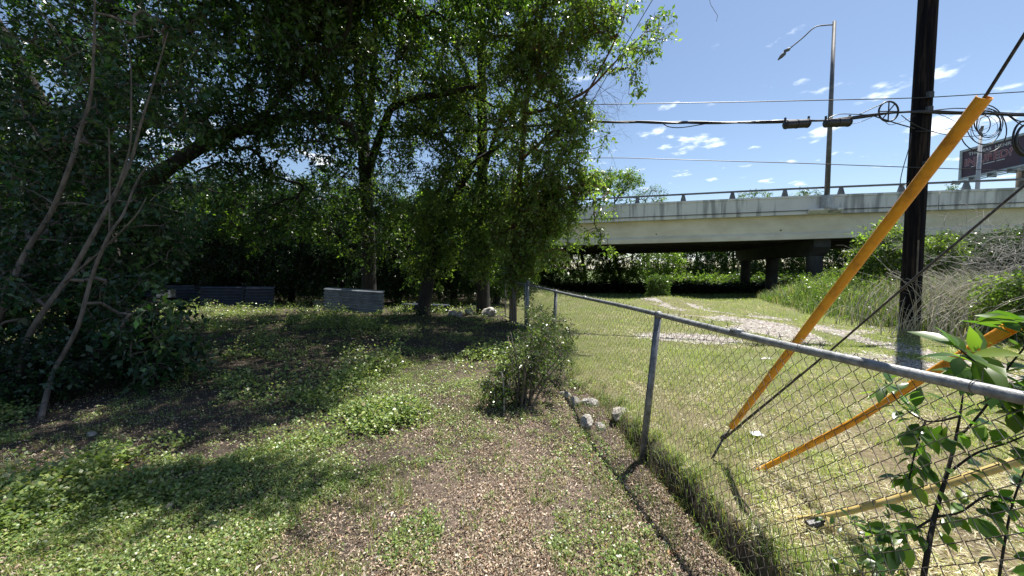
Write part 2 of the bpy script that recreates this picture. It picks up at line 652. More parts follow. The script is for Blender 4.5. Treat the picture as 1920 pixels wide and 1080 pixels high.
# gravel track: its own sheet a few millimetres above the ground
tx, ty = np.arange(2.2, 12.5, .09), np.arange(2.2, 19, .11)
TX, TY = np.meshgrid(tx, ty)
TZ = H(TX, TY) + .006
tm = track(TX, TY)
idx = np.arange(TX.size).reshape(TX.shape)
ok = (tm[:-1, :-1] > .35) & (tm[1:, 1:] > .35) & (tm[:-1, 1:] > .35) & (tm[1:, :-1] > .35)
ok &= right_side(TX[:-1, :-1] - .4, TY[:-1, :-1])
Fq = np.stack([idx[:-1, :-1], idx[:-1, 1:], idx[1:, 1:], idx[1:, :-1]], -1)[ok]
tc_ = np.array((.25, .228, .205)) * (.8 + .4 * fbm(TX.ravel(), TY.ravel(), .5, 4))[:, None]
o = mk('gravel_track', np.stack([TX.ravel(), TY.ravel(), TZ.ravel()], 1), Fq, M_GROUND, None, tc_, smooth=True)
bm_me = o.data
tag(o, 'worn pale gravel track crossing the mown field towards the overpass', None, None, 'structure')

# ---------------------------------------------------------------- scattering on the ground
rng = np.random.default_rng(7)
KS = 1 / math.tan(SUN_EL)


def scatter(n, ymin, ymax, power, xl=-1.55, xr=1.55, seed=0):
    """points in front of the camera, denser near it (density per m2 ~ Y^-power-1)"""
    r = np.random.default_rng(seed)
    u = r.random(n)
    if abs(power - 1) < 1e-6:
        y = ymin * (ymax / ymin) ** u
    else:
        q = 1 - power
        y = (ymin ** q + u * (ymax ** q - ymin ** q)) ** (1 / q)
    x = r.uniform(xl, xr, n) * (y + .4)
    return x, y, r


def blades(x, y, r, hgt, wid, col, lean=.5, name='', mat=M_GRASS, label='', parent=None, z0=None):
    n = len(x)
    z = (H(x, y) if z0 is None else z0) - .004
    an = r.uniform(0, 2 * math.pi, n)
    d = np.stack([np.cos(an), np.sin(an), np.zeros(n)], 1)
    s = np.stack([-np.sin(an), np.cos(an), np.zeros(n)], 1)
    ln = lean * r.uniform(.2, 1.4, n)
    b = np.stack([x, y, z], 1)
    up = np.array((0, 0, 1.))
    hh = hgt[:, None]
    ww = wid[:, None]
    m = b + up * hh * .6 + d * (hh * ln[:, None] * .35)
    tp = b + up * hh * (1 - .35 * np.minimum(ln, 1.3)[:, None]) + d * (hh * ln[:, None])
    V = np.stack([b - s * ww * .5, b + s * ww * .5, m + s * ww * .4, m - s * ww * .4, tp], 1).reshape(-1, 3)
    i0 = np.arange(n) * 5
    Fc = np.concatenate([np.stack([i0, i0 + 1, i0 + 2], 1), np.stack([i0, i0 + 2, i0 + 3], 1), np.stack([i0 + 3, i0 + 2, i0 + 4], 1)])
    c = np.repeat(col, 5, 0)
    o = mk(name, V, Fc, mat, parent, c)
    if label:
        tag(o, label, None, None, 'stuff')
    return o


def mixcol(r, n, cols, wts, var=.25):
    cols = np.array(cols)
    k = r.choice(len(cols), n, p=np.array(wts) / sum(wts))
    c = cols[k] * r.uniform(1 - var, 1 + var, (n, 1))
    return c * r.uniform(.93, 1.07, (n, 3))


def bareness(x, y):
    nn = fbm(x, y, .9, 2)
    b = sst(-1.5, .1, x + 2.4 * (nn - .5)) * (1 - sst(4.2, 5.6, y + (nn - .5)))
    return b


# low broad-leaved cover of the yard
def yard_cover():
    x, y, r = scatter(135000, 1.4, 19, 1.3, -2.4, .9, seed=11)
    k = x < fb(y) - .05
    x, y = x[k], y[k]
    pn = fbm(x, y, .55, 21, 3)
    pl = fbm(x, y, 2.4, 23, 2)
    dens = np.clip((pn - .50) * 8.0 + (pl - .5) * 2.4 + .26, .02, .9)
    mid = np.exp(-(((x + 1.6) / 1.3) ** 2 + ((y - 5.0) / 1.2) ** 2))
    dens = np.clip(dens + mid * .7, 0, 1)
    shade = sst(-1.8, -2.8, x) * sst(3.3, 4.2, y) * (1 - sst(8, 10, y))
    dens = dens * (1 - .6 * shade)
    dens = dens * (1 - bareness(x, y) * .72)
    k = r.random(len(x)) < dens
    x, y = x[k], y[k]
    n = len(x)
    big = fbm(x, y, 1.3, 44, 2) + .22 * sst(-1.3, -2.6, x)             # larger leaves to the left
    hp = r.uniform(.012, .05, n) * (1 + 1.5 * sst(.5, .8, big)) * (.5 + fbm(x, y, .35, 52, 2))
    nl = 8
    X = np.repeat(x, nl)
    Y = np.repeat(y, nl)
    B = np.repeat(np.interp(big, [.5, .62, .75], [1.0, 1.5, 2.1]), nl)
    N_ = n * nl
    far_ = 1 + .07 * np.maximum(Y - 3, 0)
    rad = r.uniform(.003, .034, N_) * B * far_
    an = r.uniform(0, 2 * math.pi, N_)
    X2, Y2 = X + np.cos(an) * rad, Y + np.sin(an) * rad
    Z = H(X2, Y2) + .003 + r.random(N_) ** .7 * np.repeat(hp, nl) * B * np.minimum(far_, 1.5)
    D = np.stack([np.cos(an + r.normal(0, .5, N_)), np.sin(an + r.normal(0, .5, N_)), r.uniform(-.4, 1.1, N_)], 1)
    Nn = np.stack([r.normal(0, .75, N_), r.normal(0, .75, N_), np.ones(N_)], 1)
    L = r.uniform(.011, .023, N_) * B * far_
    V, Fc = leafq(np.stack([X2, Y2, Z], 1), D, Nn, L, L * r.uniform(.55, .8, N_), .1)
    hue = np.repeat(fbm(x, y, .7, 71, 2), nl)[:, None]
    c = mixcol(r, N_, [(.20, .275, .075), (.13, .195, .07), (.31, .37, .13), (.36, .31, .18)], [5, 4, 3.2, .8])
    c = c * (.8 + .45 * hue)
    o = mk('clover_cover', V, Fc, M_GLEAF, None, np.repeat(c, 4, 0))
    tag(o, 'low broad-leaved clover and weeds spread over the yard soil', None, None, 'stuff')


yard_cover()


def yard_grass():
    x, y, r = scatter(110000, 1.4, 18, 1.25, -2.4, .9, seed=12)
    k = x < fb(y) - .03
    x, y = x[k], y[k]
    dens = np.clip((fbm(x, y, .45, 61, 3) - .52) * 6, .03, .8) * (1 - .85 * bareness(x, y)) + .6 * sst(8, 11, y)
    dens *= 1 - .6 * sst(-1.8, -2.8, x) * sst(3.3, 4.2, y) * (1 - sst(8, 10, y))
    k = r.random(len(x)) < dens
    x, y = x[k], y[k]
    nb = 3
    x, y = np.repeat(x, nb) + r.normal(0, .012, len(x) * nb), np.repeat(y, nb) + r.normal(0, .012, len(y) * nb)
    n = len(x)
    f_ = 1 + .06 * np.maximum(y - 3, 0)
    c = mixcol(r, n, [(.17, .25, .055), (.24, .31, .08), (.42, .37, .20)], [4, 3, 1.6])
    blades(x, y, r, r.uniform(.02, .07, n) * f_, r.uniform(.002, .0042, n) * f_, c, .8, 'yard_grass', M_GRASS,
           'thin short grass growing among the clover of the shaded yard')


yard_grass()


def grass_tufts():
    """taller tufts in the bare patch, along the ledge and by the rocks"""
    r = np.random.default_rng(5)
    cs = [(r.uniform(-1.2, 1.1), r.uniform(1.9, 4.6), r.uniform(.35, .9)) for _ in range(120)]
    cs = [q for q in cs if q[0] < fb(q[1]) - .05]
    for px, py, s in ((1055, 1060, 1.2), (1030, 930, .8), (1045, 905, .7), (860, 905, .9), (1100, 1010, .6), (1130, 1000, .8), (1160, 1030, .7),
                      (1190, 1040, .9), (880, 1000, .8), (940, 900, .6), (1000, 990, .6), (700, 1010, 1.1), (640, 930, 1.), (530, 960, 1.1),
                      (760, 950, .9), (820, 870, .8), (1100, 820, 1.), (985, 790, 1.1), (1040, 800, .9), (1010, 770, 1.1), (960, 775, .9),
                      (1130, 770, 1.2), (1080, 770, 1.1), (1180, 820, 1.2), (1190, 850, 1.2), (1250, 980, 1.2), (1220, 930, 1.1),
                      (390, 930, 1.), (350, 900, .8), (220, 1030, 1.2), (120, 1040, 1.2), (450, 900, 1.0)):
        cs.append((*G(px, py, -.06)[:2], s))
    for i in range(90):
        y = r.uniform(1.0, 4.6)
        cs.append((fb(y) + r.uniform(-.02, .14), y, r.uniform(.5, 1.25)))
    for i in range(60):
        y = r.uniform(1.4, 4.4)
        cs.append((fb(y) - r.uniform(.12, .75), y, r.uniform(.3, .8)))
    for i in range(34):
        y = r.uniform(1.0, 4.6)
        cs.append((fb(y) + r.uniform(.10, .24), y, r.uniform(.8, 1.6)))
    for i in range(60):
        y = r.uniform(4.6, 10)
        cs.append((fb(y) + r.normal(0, .15), y, r.uniform(.8, 1.7)))
    xs, ys, hs = [], [], []
    for x, y, s in cs:
        k = int(26 * s)
        xs.append(x + r.normal(0, .035, k))
        ys.append(y + r.normal(0, .035, k))
        hs.append(r.uniform(.05, .13, k) * s)
    x, y, h = map(np.concatenate, (xs, ys, hs))
    n = len(x)
    c = mixcol(r, n, [(.14, .22, .05), (.20, .27, .07), (.34, .30, .14)], [4, 3, 1.3])
    blades(x, y, r, h, r.uniform(.003, .0055, n), c, .7, 'grass_tufts', M_GRASS, 'taller grass tufts in the bare litter and along the foot of the fence')


grass_tufts()


def leaf_litter():
    x, y, r = scatter(950000, 1.4, 11, 1.5, -2.3, .95, seed=13)
    k = x < fb(y) + .02
    x, y = x[k], y[k]
    dens = (.26 + .74 * bareness(x, y)) * np.clip(.5 + (fbm(x, y, .45, 63, 3) - .3) * 3, .35, 1)
    k = r.random(len(x)) < dens
    x, y = x[k], y[k]
    n = len(x)
    f_ = 1 + .08 * np.maximum(y - 3, 0)
    Z = H(x, y) + r.random(n) ** 1.6 * .032
    an = r.uniform(0, 2 * math.pi, n)
    D = np.stack([np.cos(an), np.sin(an), r.normal(0, .45, n)], 1)
    Nn = np.stack([r.normal(0, .7, n), r.normal(0, .7, n), np.ones(n)], 1)
    L = r.uniform(.005, .024, n) * f_ * np.where(r.random(n) < .06, 1.7, 1)
    V, Fc = leafq(np.stack([x, y, Z], 1), D, Nn, L, L * r.uniform(.15, .5, n), .3)
    c = mixcol(r, n, [(.40, .315, .225), (.29, .215, .145), (.12, .085, .058), (.54, .455, .36), (.36, .22, .12), (.24, .195, .14)], [4, 3.5, 3.0, 2.6, .5, 2.4], .3)
    o = mk('leaf_litter', V, Fc, M_LITTER, None, np.repeat(c, 4, 0))
    tag(o, 'dry curled brown leaf litter covering the bare ground by the fence', None, None, 'stuff')
    # small twigs
    x, y, r = scatter(2600, 1.7, 12, 1.2, -1.5, .8, seed=14)
    k = x < fb(y)
    x, y = x[k], y[k]
    n = len(x)
    an = r.uniform(0, 2 * math.pi, n)
    L = r.uniform(.03, .14, n)
    a = np.stack([x, y, H(x, y) + .012], 1)
    x2, y2 = x + np.cos(an) * L, y + np.sin(an) * L
    b = np.stack([x2, y2, H(x2, y2) + r.uniform(.008, .03, n)], 1)
    V, Fc = segs(a, b, r.uniform(.001, .0028, n), .0008, 3)
    o = mk('fallen_twigs', V, Fc, M_TWIG)
    tag(o, 'small fallen twigs scattered over the yard', None, None, 'stuff')


leaf_litter()


def field_grass():
    # green mown grass and dry thatch beyond the fence
    x, y, r = scatter(330000, 1.4, 24, 1.15, -.2, 1.75, seed=21)
    k = right_side(x - .13 * (y < 4.2), y) & (track(x, y) < .45 + .5 * (r.random(len(x)) - .3)) & ~((x < 1.2) & (y > 11))
    x, y = x[k], y[k]
    g_ = fbm(x, y, 1.6, 8)
    dry = np.clip((1 - sst(2.5, 8, y)) * .55 + (g_ - .5) * 2.0 + (fbm(x, y, .28, 19, 2) - .5) * 2.2 + .12, .05, .97)
    isd = r.random(len(x)) < dry
    thin = r.random(len(x)) < np.clip(.45 + (fbm(x, y, .3, 77) - .4) * 3, .12, 1)
    x, y, isd = x[thin], y[thin], isd[thin]
    f_ = 1 + .085 * np.maximum(y - 3, 0)
    n1 = (~isd).sum()
    c = mixcol(r, n1, [(.27, .36, .070), (.18, .27, .055), (.40, .45, .14)], [4, 3, 3])
    c = c * (.62 + .75 * fbm(x[~isd], y[~isd], .6, 37, 3))[:, None]
    blades(x[~isd], y[~isd], r, r.uniform(.02, .08, n1) * f_[~isd], r.uniform(.002, .004, n1) * f_[~isd] * 1.2, c, .9, 'mown_grass', M_GRASS,
           'green mown grass of the field beyond the fence')
    xd, yd, fd = x[isd], y[isd], f_[isd]
    n = len(xd)
    Z = H(xd, yd) + r.random(n) ** 1.3 * .04
    an = r.uniform(0, 2 * math.pi, n)
    D = np.stack([np.cos(an), np.sin(an), r.normal(.05, .4, n)], 1)
    Nn = np.stack([r.normal(0, .7, n), r.normal(0, .7, n), np.ones(n)], 1)
    V, Fc = leafq(np.stack([xd, yd, Z], 1), D, Nn, r.uniform(.03, .09, n) * fd, r.uniform(.002, .0045, n) * fd * 1.3, .12)
    c = mixcol(r, n, [(.66, .60, .44), (.52, .46, .32), (.76, .72, .58), (.22, .18, .12), (.42, .46, .17)], [4, 3, 3, 1.8, 2.2])
    c = c * (.6 + .75 * fbm(xd, yd, .45, 39, 3))[:, None]
    o = mk('dry_thatch', V, Fc, M_GRASS, None, np.repeat(c, 4, 0))
    tag(o, 'straw-coloured cut grass thatch lying in the field beyond the fence', None, None, 'stuff')


field_grass()


def gravel():
    x, y, r = scatter(60000, 3.5, 19, 1.2, .3, 1.7, seed=31)
    k = right_side(x - .3, y) & (track(x, y) > .25)
    x, y = x[k], y[k]
    n = len(x)
    s = r.uniform(.006, .02, n) * (1 + .07 * y)
    an = r.uniform(0, 6.28, n)
    base = np.stack([x, y, H(x, y) + .006], 1)
    V = []
    for k in range(4):
        a = an + k * math.pi / 2 + r.normal(0, .25, n)
        V.append(base + np.stack([np.cos(a) * s, np.sin(a) * s, s * .1], 1))
    V.append(base + np.stack([r.normal(0, .2, n) * s, r.normal(0, .2, n) * s, s * .7], 1))
    V = np.stack(V, 1).reshape(-1, 3)
    i0 = np.arange(n) * 5
    Fc = np.concatenate([np.stack([i0 + j, i0 + (j + 1) % 4, i0 + 4], 1) for j in range(4)])
    c = mixcol(r, n, [(.35, .325, .295), (.25, .228, .205), (.46, .44, .41), (.14, .12, .105)], [4, 3, 1.3, 2.8])
    o = mk('gravel_stones', V, Fc, M_STONEBIT, None, np.repeat(c, 5, 0))
    tag(o, 'loose pale stones of the gravel track', None, None, 'stuff')


gravel()

# ---------------------------------------------------------------- trees
SKY_Y = [-900, 0, 50, 120, 175, 240, 300, 330, 400, 430, 480, 530]
SKY_X = [1240, 1212, 1222, 1205, 1135, 1110, 1085, 1125, 1085, 1048, 1030, 1005]
GAPS = ((100, 160, 42, .9), (60, 150, 30, .8), (225, 245, 26, .8), (285, 250, 25, .7), (365, 285, 34, .85), (455, 255, 26, .8), (560, 300, 30, .8), (640, 330, 30, .7),
        (520, 275, 28, .8), (700, 60, 24, .6), (800, 300, 30, .95), (765, 350, 26, .85), (720, 200, 20, .6), (600, 370, 26, .7), (480, 330, 20, .6),
        (955, 45, 22, .85), (840, 130, 18, .7), (790, 170, 18, .6), (150, 40, 20, .6), (1075, 140, 34, .75), (1110, 90, 18, .7), (905, 330, 16, .7), (660, 130, 16, .6), (330, 200, 18, .5))


def lit_zone(x, y):
    """ground the photograph shows in full sun"""
    bx = np.interp(y, [-1, 2.2, 2.9, 3.2, 4.2, 5.2, 6.0, 6.6, 7.5, 9, 11], [-5, -4.6, -4.0, -3.0, -1.9, -2.35, -2.1, -.6, .0, .3, .6])
    w_ = .28 * (vn(x, y, .6, 3) - .5)
    band = (x < -1.35 + 1.2 * (vn(x, y, .5, 6) - .5)) & (np.abs(y - 2.66 - .1 * np.sin(x * 2)) < .23)   # strip of shade in the near left
    return (x + w_ > bx) & (y > -1) & (y < 8.6) & ~band


def dapple(x, y):
    strip = (y > 13.0) & (y < 15.6) & (x < -1.5) & (x > -16)
    return np.where(strip, .80, 0) + np.where(fbm(x, y, 1.3, 91, 2) > .60, .75, 0)


def keep_clumps(c, r, edge=True, gaps=True, light=True, lit_p=.985):
    k = np.ones(len(c), bool)
    px, py = proj(c)
    if edge:
        k &= px < np.interp(py, SKY_Y, SKY_X) + r.normal(0, 9, len(c))
    if gaps:
        for gx_, gy_, gr, gp in GAPS:
            ins = np.hypot(px - gx_, (py - gy_)) < gr
            k &= ~(ins & (r.random(len(c)) < gp))
    if light:
        sx = c[:, 0] - SD.x / SD.z * c[:, 2]
        sy = c[:, 1] - SD.y / SD.z * c[:, 2]
        k &= ~(lit_zone(sx, sy) & (r.random(len(c)) < lit_p))
        k &= ~(r.random(len(c)) < dapple(sx, sy))
    return k


def blob_points(blobs, r):
    out_ = []
    for cx_, cy_, cz_, rx, ry, rz, n in blobs:
        d = unit(r.normal(size=(n, 3)))
        rad = r.uniform(.12, 1, (n, 1)) ** .45
        out_.append(np.array((cx_, cy_, cz_)) + d * rad * np.array((rx, ry, rz)))
    return np.concatenate(out_)


def grow(skel, clumps, r, r_tip=.006, wob=.12):
    """joins every leaf clump to the nearest limb so that branches fork"""
    skel = np.asarray(skel)
    nodes = [p for p in skel]
    par = [-1] * len(nodes)
    d0 = np.min(np.linalg.norm(clumps[:, None] - skel[None], axis=2), 1)
    order = np.argsort(d0)
    cap = len(skel) + len(clumps) * 3 + 5
    N_ = np.zeros((cap, 3))
    N_[:len(skel)] = skel
    n = len(skel)
    tipidx = []
    for i in order:
        c = clumps[i]
        dv = N_[:n] - c
        dist = np.sqrt((dv * dv).sum(1)) + np.maximum(dv[:, 2], 0) * .5
        j = int(np.argmin(dist))
        a = N_[j]
        L = np.linalg.norm(c - a)
        m1 = a + (c - a) * .36 + r.normal(0, wob * L * .5, 3) + np.array((0, 0, L * .06))
        m2 = a + (c - a) * .70 + r.normal(0, wob * L * .5, 3) + np.array((0, 0, L * .07))
        N_[n], N_[n + 1], N_[n + 2] = m1, m2, c
        par += [j, n, n + 1]
        n += 3
        tipidx.append(n - 1)
    par = np.array(par)
    cnt = np.zeros(n)
    cnt[tipidx] = 1
    for i in range(n - 1, len(skel) - 1, -1):
        cnt[par[i]] += cnt[i]
    rad = r_tip * np.maximum(cnt, 1) ** .46
    k = np.arange(len(skel), n)
    return N_[par[k]], N_[k], np.minimum(rad[par[k]], rad[k] * 1.7), rad[k]


def sprays(c, centre, r, nt_=5, nl=8, tl=.42, L=.085, W=.032, droop=.5, cols=None, wts=None, near=False, spread=.9):
    """leafy twigs around each clump centre"""
    n = len(c)
    outw = unit(c - np.asarray(centre))
    tw = np.repeat(c, nt_, 0)
    D = unit(np.repeat(outw, nt_, 0) * .55 + unit(r.normal(size=(n * nt_, 3))) * spread + np.array((0, 0, -droop * .25)))
    tlen = (tl * r.uniform(.6, 1.25, n * nt_))[:, None]
    mid = tw + D * tlen * .5
    end = mid + unit(D + np.array((0, 0, -droop))) * tlen * .5
    tv = merge(segs(tw, mid, .004, .003, 3), segs(mid, end, .003, .0012, 3))
    t = np.linspace(.15, 1, nl)[None, :, None]
    a, b, e = tw[:, None], mid[:, None], end[:, None]
    pts = a * (1 - t) ** 2 + 2 * b * t * (1 - t) + e * t * t
    pts = pts.reshape(-1, 3) + r.normal(0, .01, (n * nt_ * nl, 3))
    Dt = np.repeat(unit(end - tw), nl, 0)
    side = unit(np.cross(Dt, r.normal(size=Dt.shape)))
    ld = unit(Dt * .45 + side * 1.0 + np.array((0, 0, -droop * .55)) + r.normal(0, .35, Dt.shape))
    ln = unit(np.array((0, 0, .7)) + r.normal(0, .7, Dt.shape))
    m = len(pts)
    Ls = L * r.uniform(.6, 1.25, m)
    fn = leaf8 if near else leafq
    V, Fc = fn(pts, ld, ln, Ls, W / L * Ls * r.uniform(.8, 1.2, m))
    vpl = 15 if near else 4
    cc = mixcol(r, n, cols, wts, .18)
    cc = np.repeat(cc, nt_ * nl, 0) * r.uniform(.75, 1.25, (m, 1))
    return tv, V, Fc, np.repeat(cc, vpl, 0)


LC_DEEP = ([(.014, .036, .010), (.024, .056, .014), (.012, .030, .010)], [3, 2, 2])  # leaf colours darkened to stand for shade in the rear growth
LC_DARK = ([(.036, .078, .016), (.058, .112, .022), (.028, .062, .018), (.15, .25, .030)], [3, 2.4, 2, .45])  # lime entry paints sunlit clumps into the leaf colour
LC_MID = ([(.066, .112, .024), (.100, .155, .034), (.052, .092, .022), (.20, .28, .05)], [3, 2, 2, .35])
LC_LIGHT = ([(.125, .185, .042), (.19, .265, .065), (.080, .13, .032)], [3, 2, 2])
LC_BRIGHT = ([(.16, .24, .045), (.20, .29, .06), (.12, .19, .04)], [3, 2, 2])


def limb(pts, n=10):
    """smooth polyline through measured points"""
    pts = np.asarray(pts, float)
    t = np.linspace(0, len(pts) - 1, n)
    o_ = []
    for q in t:
        i = min(int(q), len(pts) - 2)
        f_ = q - i
        p0, p1, p2, p3 = pts[max(i - 1, 0)], pts[i], pts[i + 1], pts[min(i + 2, len(pts) - 1)]
        o_.append(.5 * ((2 * p1) + (p2 - p0) * f_ + (2 * p0 - 5 * p1 + 4 * p2 - p3) * f_ ** 2 + (-p0 + 3 * p1 - 3 * p2 + p3) * f_ ** 3))
    return np.array(o_)


def tree(name, base, label, limbs, blobs, leaf=(.085, .032), lc=LC_MID, seed=0, nt_=5, nl=8, tl=.42, droop=.5, group=None, cat='tree',
         bark=None, extra=None, near=False, r_tip=.006, mat=None, part='crown', stem='trunk', dens=2.4, **kw):
    r = np.random.default_rng(seed)
    root = thing(name, base, label, cat, group)
    mb = MB()
    sk = []
    for i, (pts, rads) in enumerate(limbs):
        pp = limb(pts, max(8, len(pts) * 4))
        rr = np.interp(np.linspace(0, 1, len(pp)), np.linspace(0, 1, len(rads)), rads)
        mb.tube(pp, rr, 10 if rads[0] > .1 else 6, jit=.07 if rads[0] > .1 else .03, seed=seed + i)
        q = pp[int(len(pp) * (.35 if i == 0 else .15)):]
        sk.append(q)
    mb.build(stem, bark or M_BARK, root, smooth=True)
    c = blob_points([b_[:6] + (int(b_[6] * dens),) for b_ in blobs], r)
    c = c[c[:, 2] > .12]
    c = c[keep_clumps(c, r, **kw)]
    if extra is not None:
        c = np.concatenate([c, np.asarray(extra, float)])
    if len(c):
        sk = np.concatenate(sk)
        a, b, r0, r1 = grow(sk, c, r, r_tip)
        cen = c.mean(0)
        tv, V, Fc, cc = sprays(c, cen, r, nt_, nl, tl, leaf[0], leaf[1], droop, *lc, near=near)
        bv = merge(segs(a, b, r0, r1, 5), )
        bv2 = merge((bv[0], bv[1]), (tv[0], tv[1]))
        mk('branches', bv2[0], bv2[1], bark or M_BARK, root)
        mk(part, V, Fc, mat or M_LEAF, root, cc)
    return root


# --- big dark tree on the left -------------------------------------------------
OB = G(200, 600)
tree('shade_tree', OB, 'massive dark-barked tree at the left edge of the yard with a long limb reaching right', [
    ([OB + (0, 0, -.2), P(197, 520, 11.7), P(188, 430, 11.6), P(180, 330, 11.4), P(190, 200, 11.2), P(205, 60, 11), P(215, -140, 10.6)], [.52, .37, .36, .36, .30, .22, .12]),
    ([P(186, 420, 11.6), P(250, 365, 11.2), P(320, 312, 10.7), P(400, 262, 10.2), P(480, 236, 9.8), P(570, 215, 9.4), P(660, 235, 9.0)], [.26, .22, .19, .17, .15, .12, .07]),
    ([P(183, 370, 11.5), P(130, 300, 11.2), P(85, 220, 10.9), P(30, 110, 10.4), P(-60, -40, 10)], [.30, .26, .22, .17, .1]),
    ([P(190, 250, 11.2), P(270, 120, 10.4), P(380, 20, 9.6), P(470, -120, 9)], [.2, .16, .12, .08]),
    ([P(190, 330, 11.4), P(260, 250, 11.2), P(300, 150, 10.9), P(330, -20, 10.5)], [.16, .12, .1, .06]),
    ([P(480, 236, 9.8), P(560, 140, 9), P(650, 60, 8.4), (-3.2, 7.6, 7.6)], [.09, .07, .05, .03]),
    ([(-3.2, 7.6, 7.6), (-1.8, 6.4, 8.2), (-.2, 5.4, 8.4)], [.04, .03, .02])],  # unseen limb and crown clumps above the frame, shaped to cast yard shade
    [(-11.5, 10.5, 8.0, 5.5, 3.6, 3.6, 300), (-7, 8.8, 7.4, 3.8, 3.2, 2.6, 270), (-9.5, 9, 5.2, 3.6, 2.4, 1.7, 150), (-5.0, 8.2, 5.6, 2.4, 1.8, 1.5, 110), (.1, 5.33, 8.4, 2.1, .26, .25, 90),
     (-13.5, 9, 4.6, 2.6, 2, 2, 110), (-5.5, 7.0, 8.2, 3.4, 2.6, 1.6, 170), (-2.2, 7.6, 8.2, 3.9, 2.6, .9, 620), (-4.6, 7.0, 8.3, 3.4, 2.6, 1.0, 480), (-4.5, 9.8, 8.2, 2.5, 2.2, 1.0, 160), (-8.5, 5.5, 8.2, 3.5, 2.8, 1.4, 220), (-6.5, 9, 4.6, 2.2, 1.2, .9, 60), (-7.6, 11.2, 3.6, 3.0, 1.0, 1.2, 120)], (.125, .056), LC_DARK, 101, nt_=5, nl=7, tl=.5, dens=1.7)

# --- dark trunk behind the corrugated sheet -----------------------------------
B2 = np.array(((690 - 960) / F * 15.0, 15.0, 0.))
tree('yard_tree', B2, 'thick black-trunked tree rising right behind the upright corrugated sheet', [
    ([B2 + (0, 0, -.2), P(692, 480, 14.8), P(688, 380, 14.0), P(680, 250, 13), P(672, 120, 12.6), P(660, -60, 12)], [.33, .25, .23, .20, .15, .09]),
    ([P(688, 330, 13.3), P(720, 235, 12.4), P(745, 195, 11.8), P(830, 176, 11), P(900, 160, 10.4)], [.15, .12, .11, .09, .05]),
    ([P(690, 240, 13), P(700, 130, 12), P(705, 30, 11), P(720, -80, 10)], [.12, .09, .07, .04]),
    ([P(690, 300, 13), P(620, 200, 12), P(560, 90, 11)], [.12, .09, .05])],
    [(-4.6, 12.2, 7.4, 2.9, 2.6, 3.4, 400), (-3.9, 9.6, 7.2, 2.4, 2.2, 1.8, 150), (-5.4, 13, 3.7, 2.0, 1.2, 1.9, 220), (-4.2, 13.2, 2.9, 1.0, .8, 1.4, 90)], (.135, .058), LC_MID, 102, nt_=5, nl=7, tl=.5, dens=1.25)

# --- leaning forked tree --------------------------------------------------------
B3 = G(792, 590)
tree('yard_tree', B3, 'leaning tree whose dark trunk tilts right and forks high up, left of the straight trunk', [
    ([B3 + (0, 0, -.2), P(806, 510, 13.2), P(832, 420, 13), P(862, 352, 12.8), P(878, 322, 12.7)], [.26, .2, .18, .16, .13]),
    ([P(870, 335, 12.7), P(890, 305, 12.4), P(940, 270, 12), P(985, 215, 11.6)], [.1, .085, .06, .03]),
    ([P(876, 325, 12.7), P(850, 285, 12.8), P(820, 240, 12.8), P(785, 190, 12.8)], [.08, .06, .045, .03]),
    ([P(865, 345, 12.8), P(905, 370, 12.3), P(950, 380, 12)], [.05, .04, .02])],
    [(-2.3, 12.6, 6.3, 1.9, 1.6, 1.9, 230), (-1.9, 12.2, 3.9, 1.8, 1.2, 1.3, 190), (-3.2, 13.2, 2.8, 1.4, .8, 1.8, 190)], (.125, .052), LC_LIGHT, 103, tl=.45, nl=7, dens=1.5)

# --- straight trunk ------------------------------------------------------------
B4 = G(906, 588)
tree('yard_tree', B4, 'tall tree with a perfectly straight dark trunk between the leaning tree and the wire gate', [
    ([B4 + (0, 0, -.2), P(906, 500, 13.4), P(905, 400, 13.3), P(904, 250, 13), P(903, 100, 12.8), P(903, -80, 12.5)], [.27, .21, .2, .18, .15, .1]),
    ([P(904, 340, 13.1), P(930, 250, 12.4), P(970, 170, 11.8), P(1010, 60, 11.2), P(1020, -60, 10.8)], [.09, .08, .07, .06, .04]),
    ([P(904, 200, 13), P(860, 100, 12.4), P(830, -20, 12)], [.08, .06, .04])],
    [(-.9, 12.4, 7.6, 2.3, 2, 3.4, 400), (-.5, 11, 7.8, 1.6, 1.5, 2, 110), (-1.0, 12.3, 3.5, 1.5, .9, 2.2, 280)], (.125, .05), LC_LIGHT, 104, tl=.45, nl=7, dens=1.2)

# --- right-hand tree whose branches reach the sky ------------------------------
B6 = G(962, 600)
rr6 = np.random.default_rng(60)
ex = []
for px, py, d, n_ in ((1225, 55, 9.3, 5), (1205, 100, 9.2, 5), (1238, 28, 9.3, 2), (1175, 95, 9.4, 5), (1190, 150, 9.3, 3), (1145, 60, 9.6, 7), (1165, 20, 9.6, 6), (1180, 158, 9.3, 1),
                      (1120, 130, 9.8, 3), (1150, 110, 9.6, 2), (1100, 60, 9.8, 6), (1080, 20, 9.8, 6), (1125, 250, 9.8, 2), (1110, 330, 10, 4), (1140, 345, 10.2, 4),
                      (1115, 380, 10.2, 4), (1095, 420, 10.3, 3), (1075, 405, 10.3, 4), (1115, 445, 10.2, 2), (1122, 465, 10.2, 1), (1060, 440, 10.3, 5), (1130, 405, 10.2, 2), (1040, 470, 10.2, 6)):
    for i in range(n_):
        ex.append(P(px + rr6.normal(0, 11), py + rr6.normal(0, 11), d + rr6.normal(0, .3)))
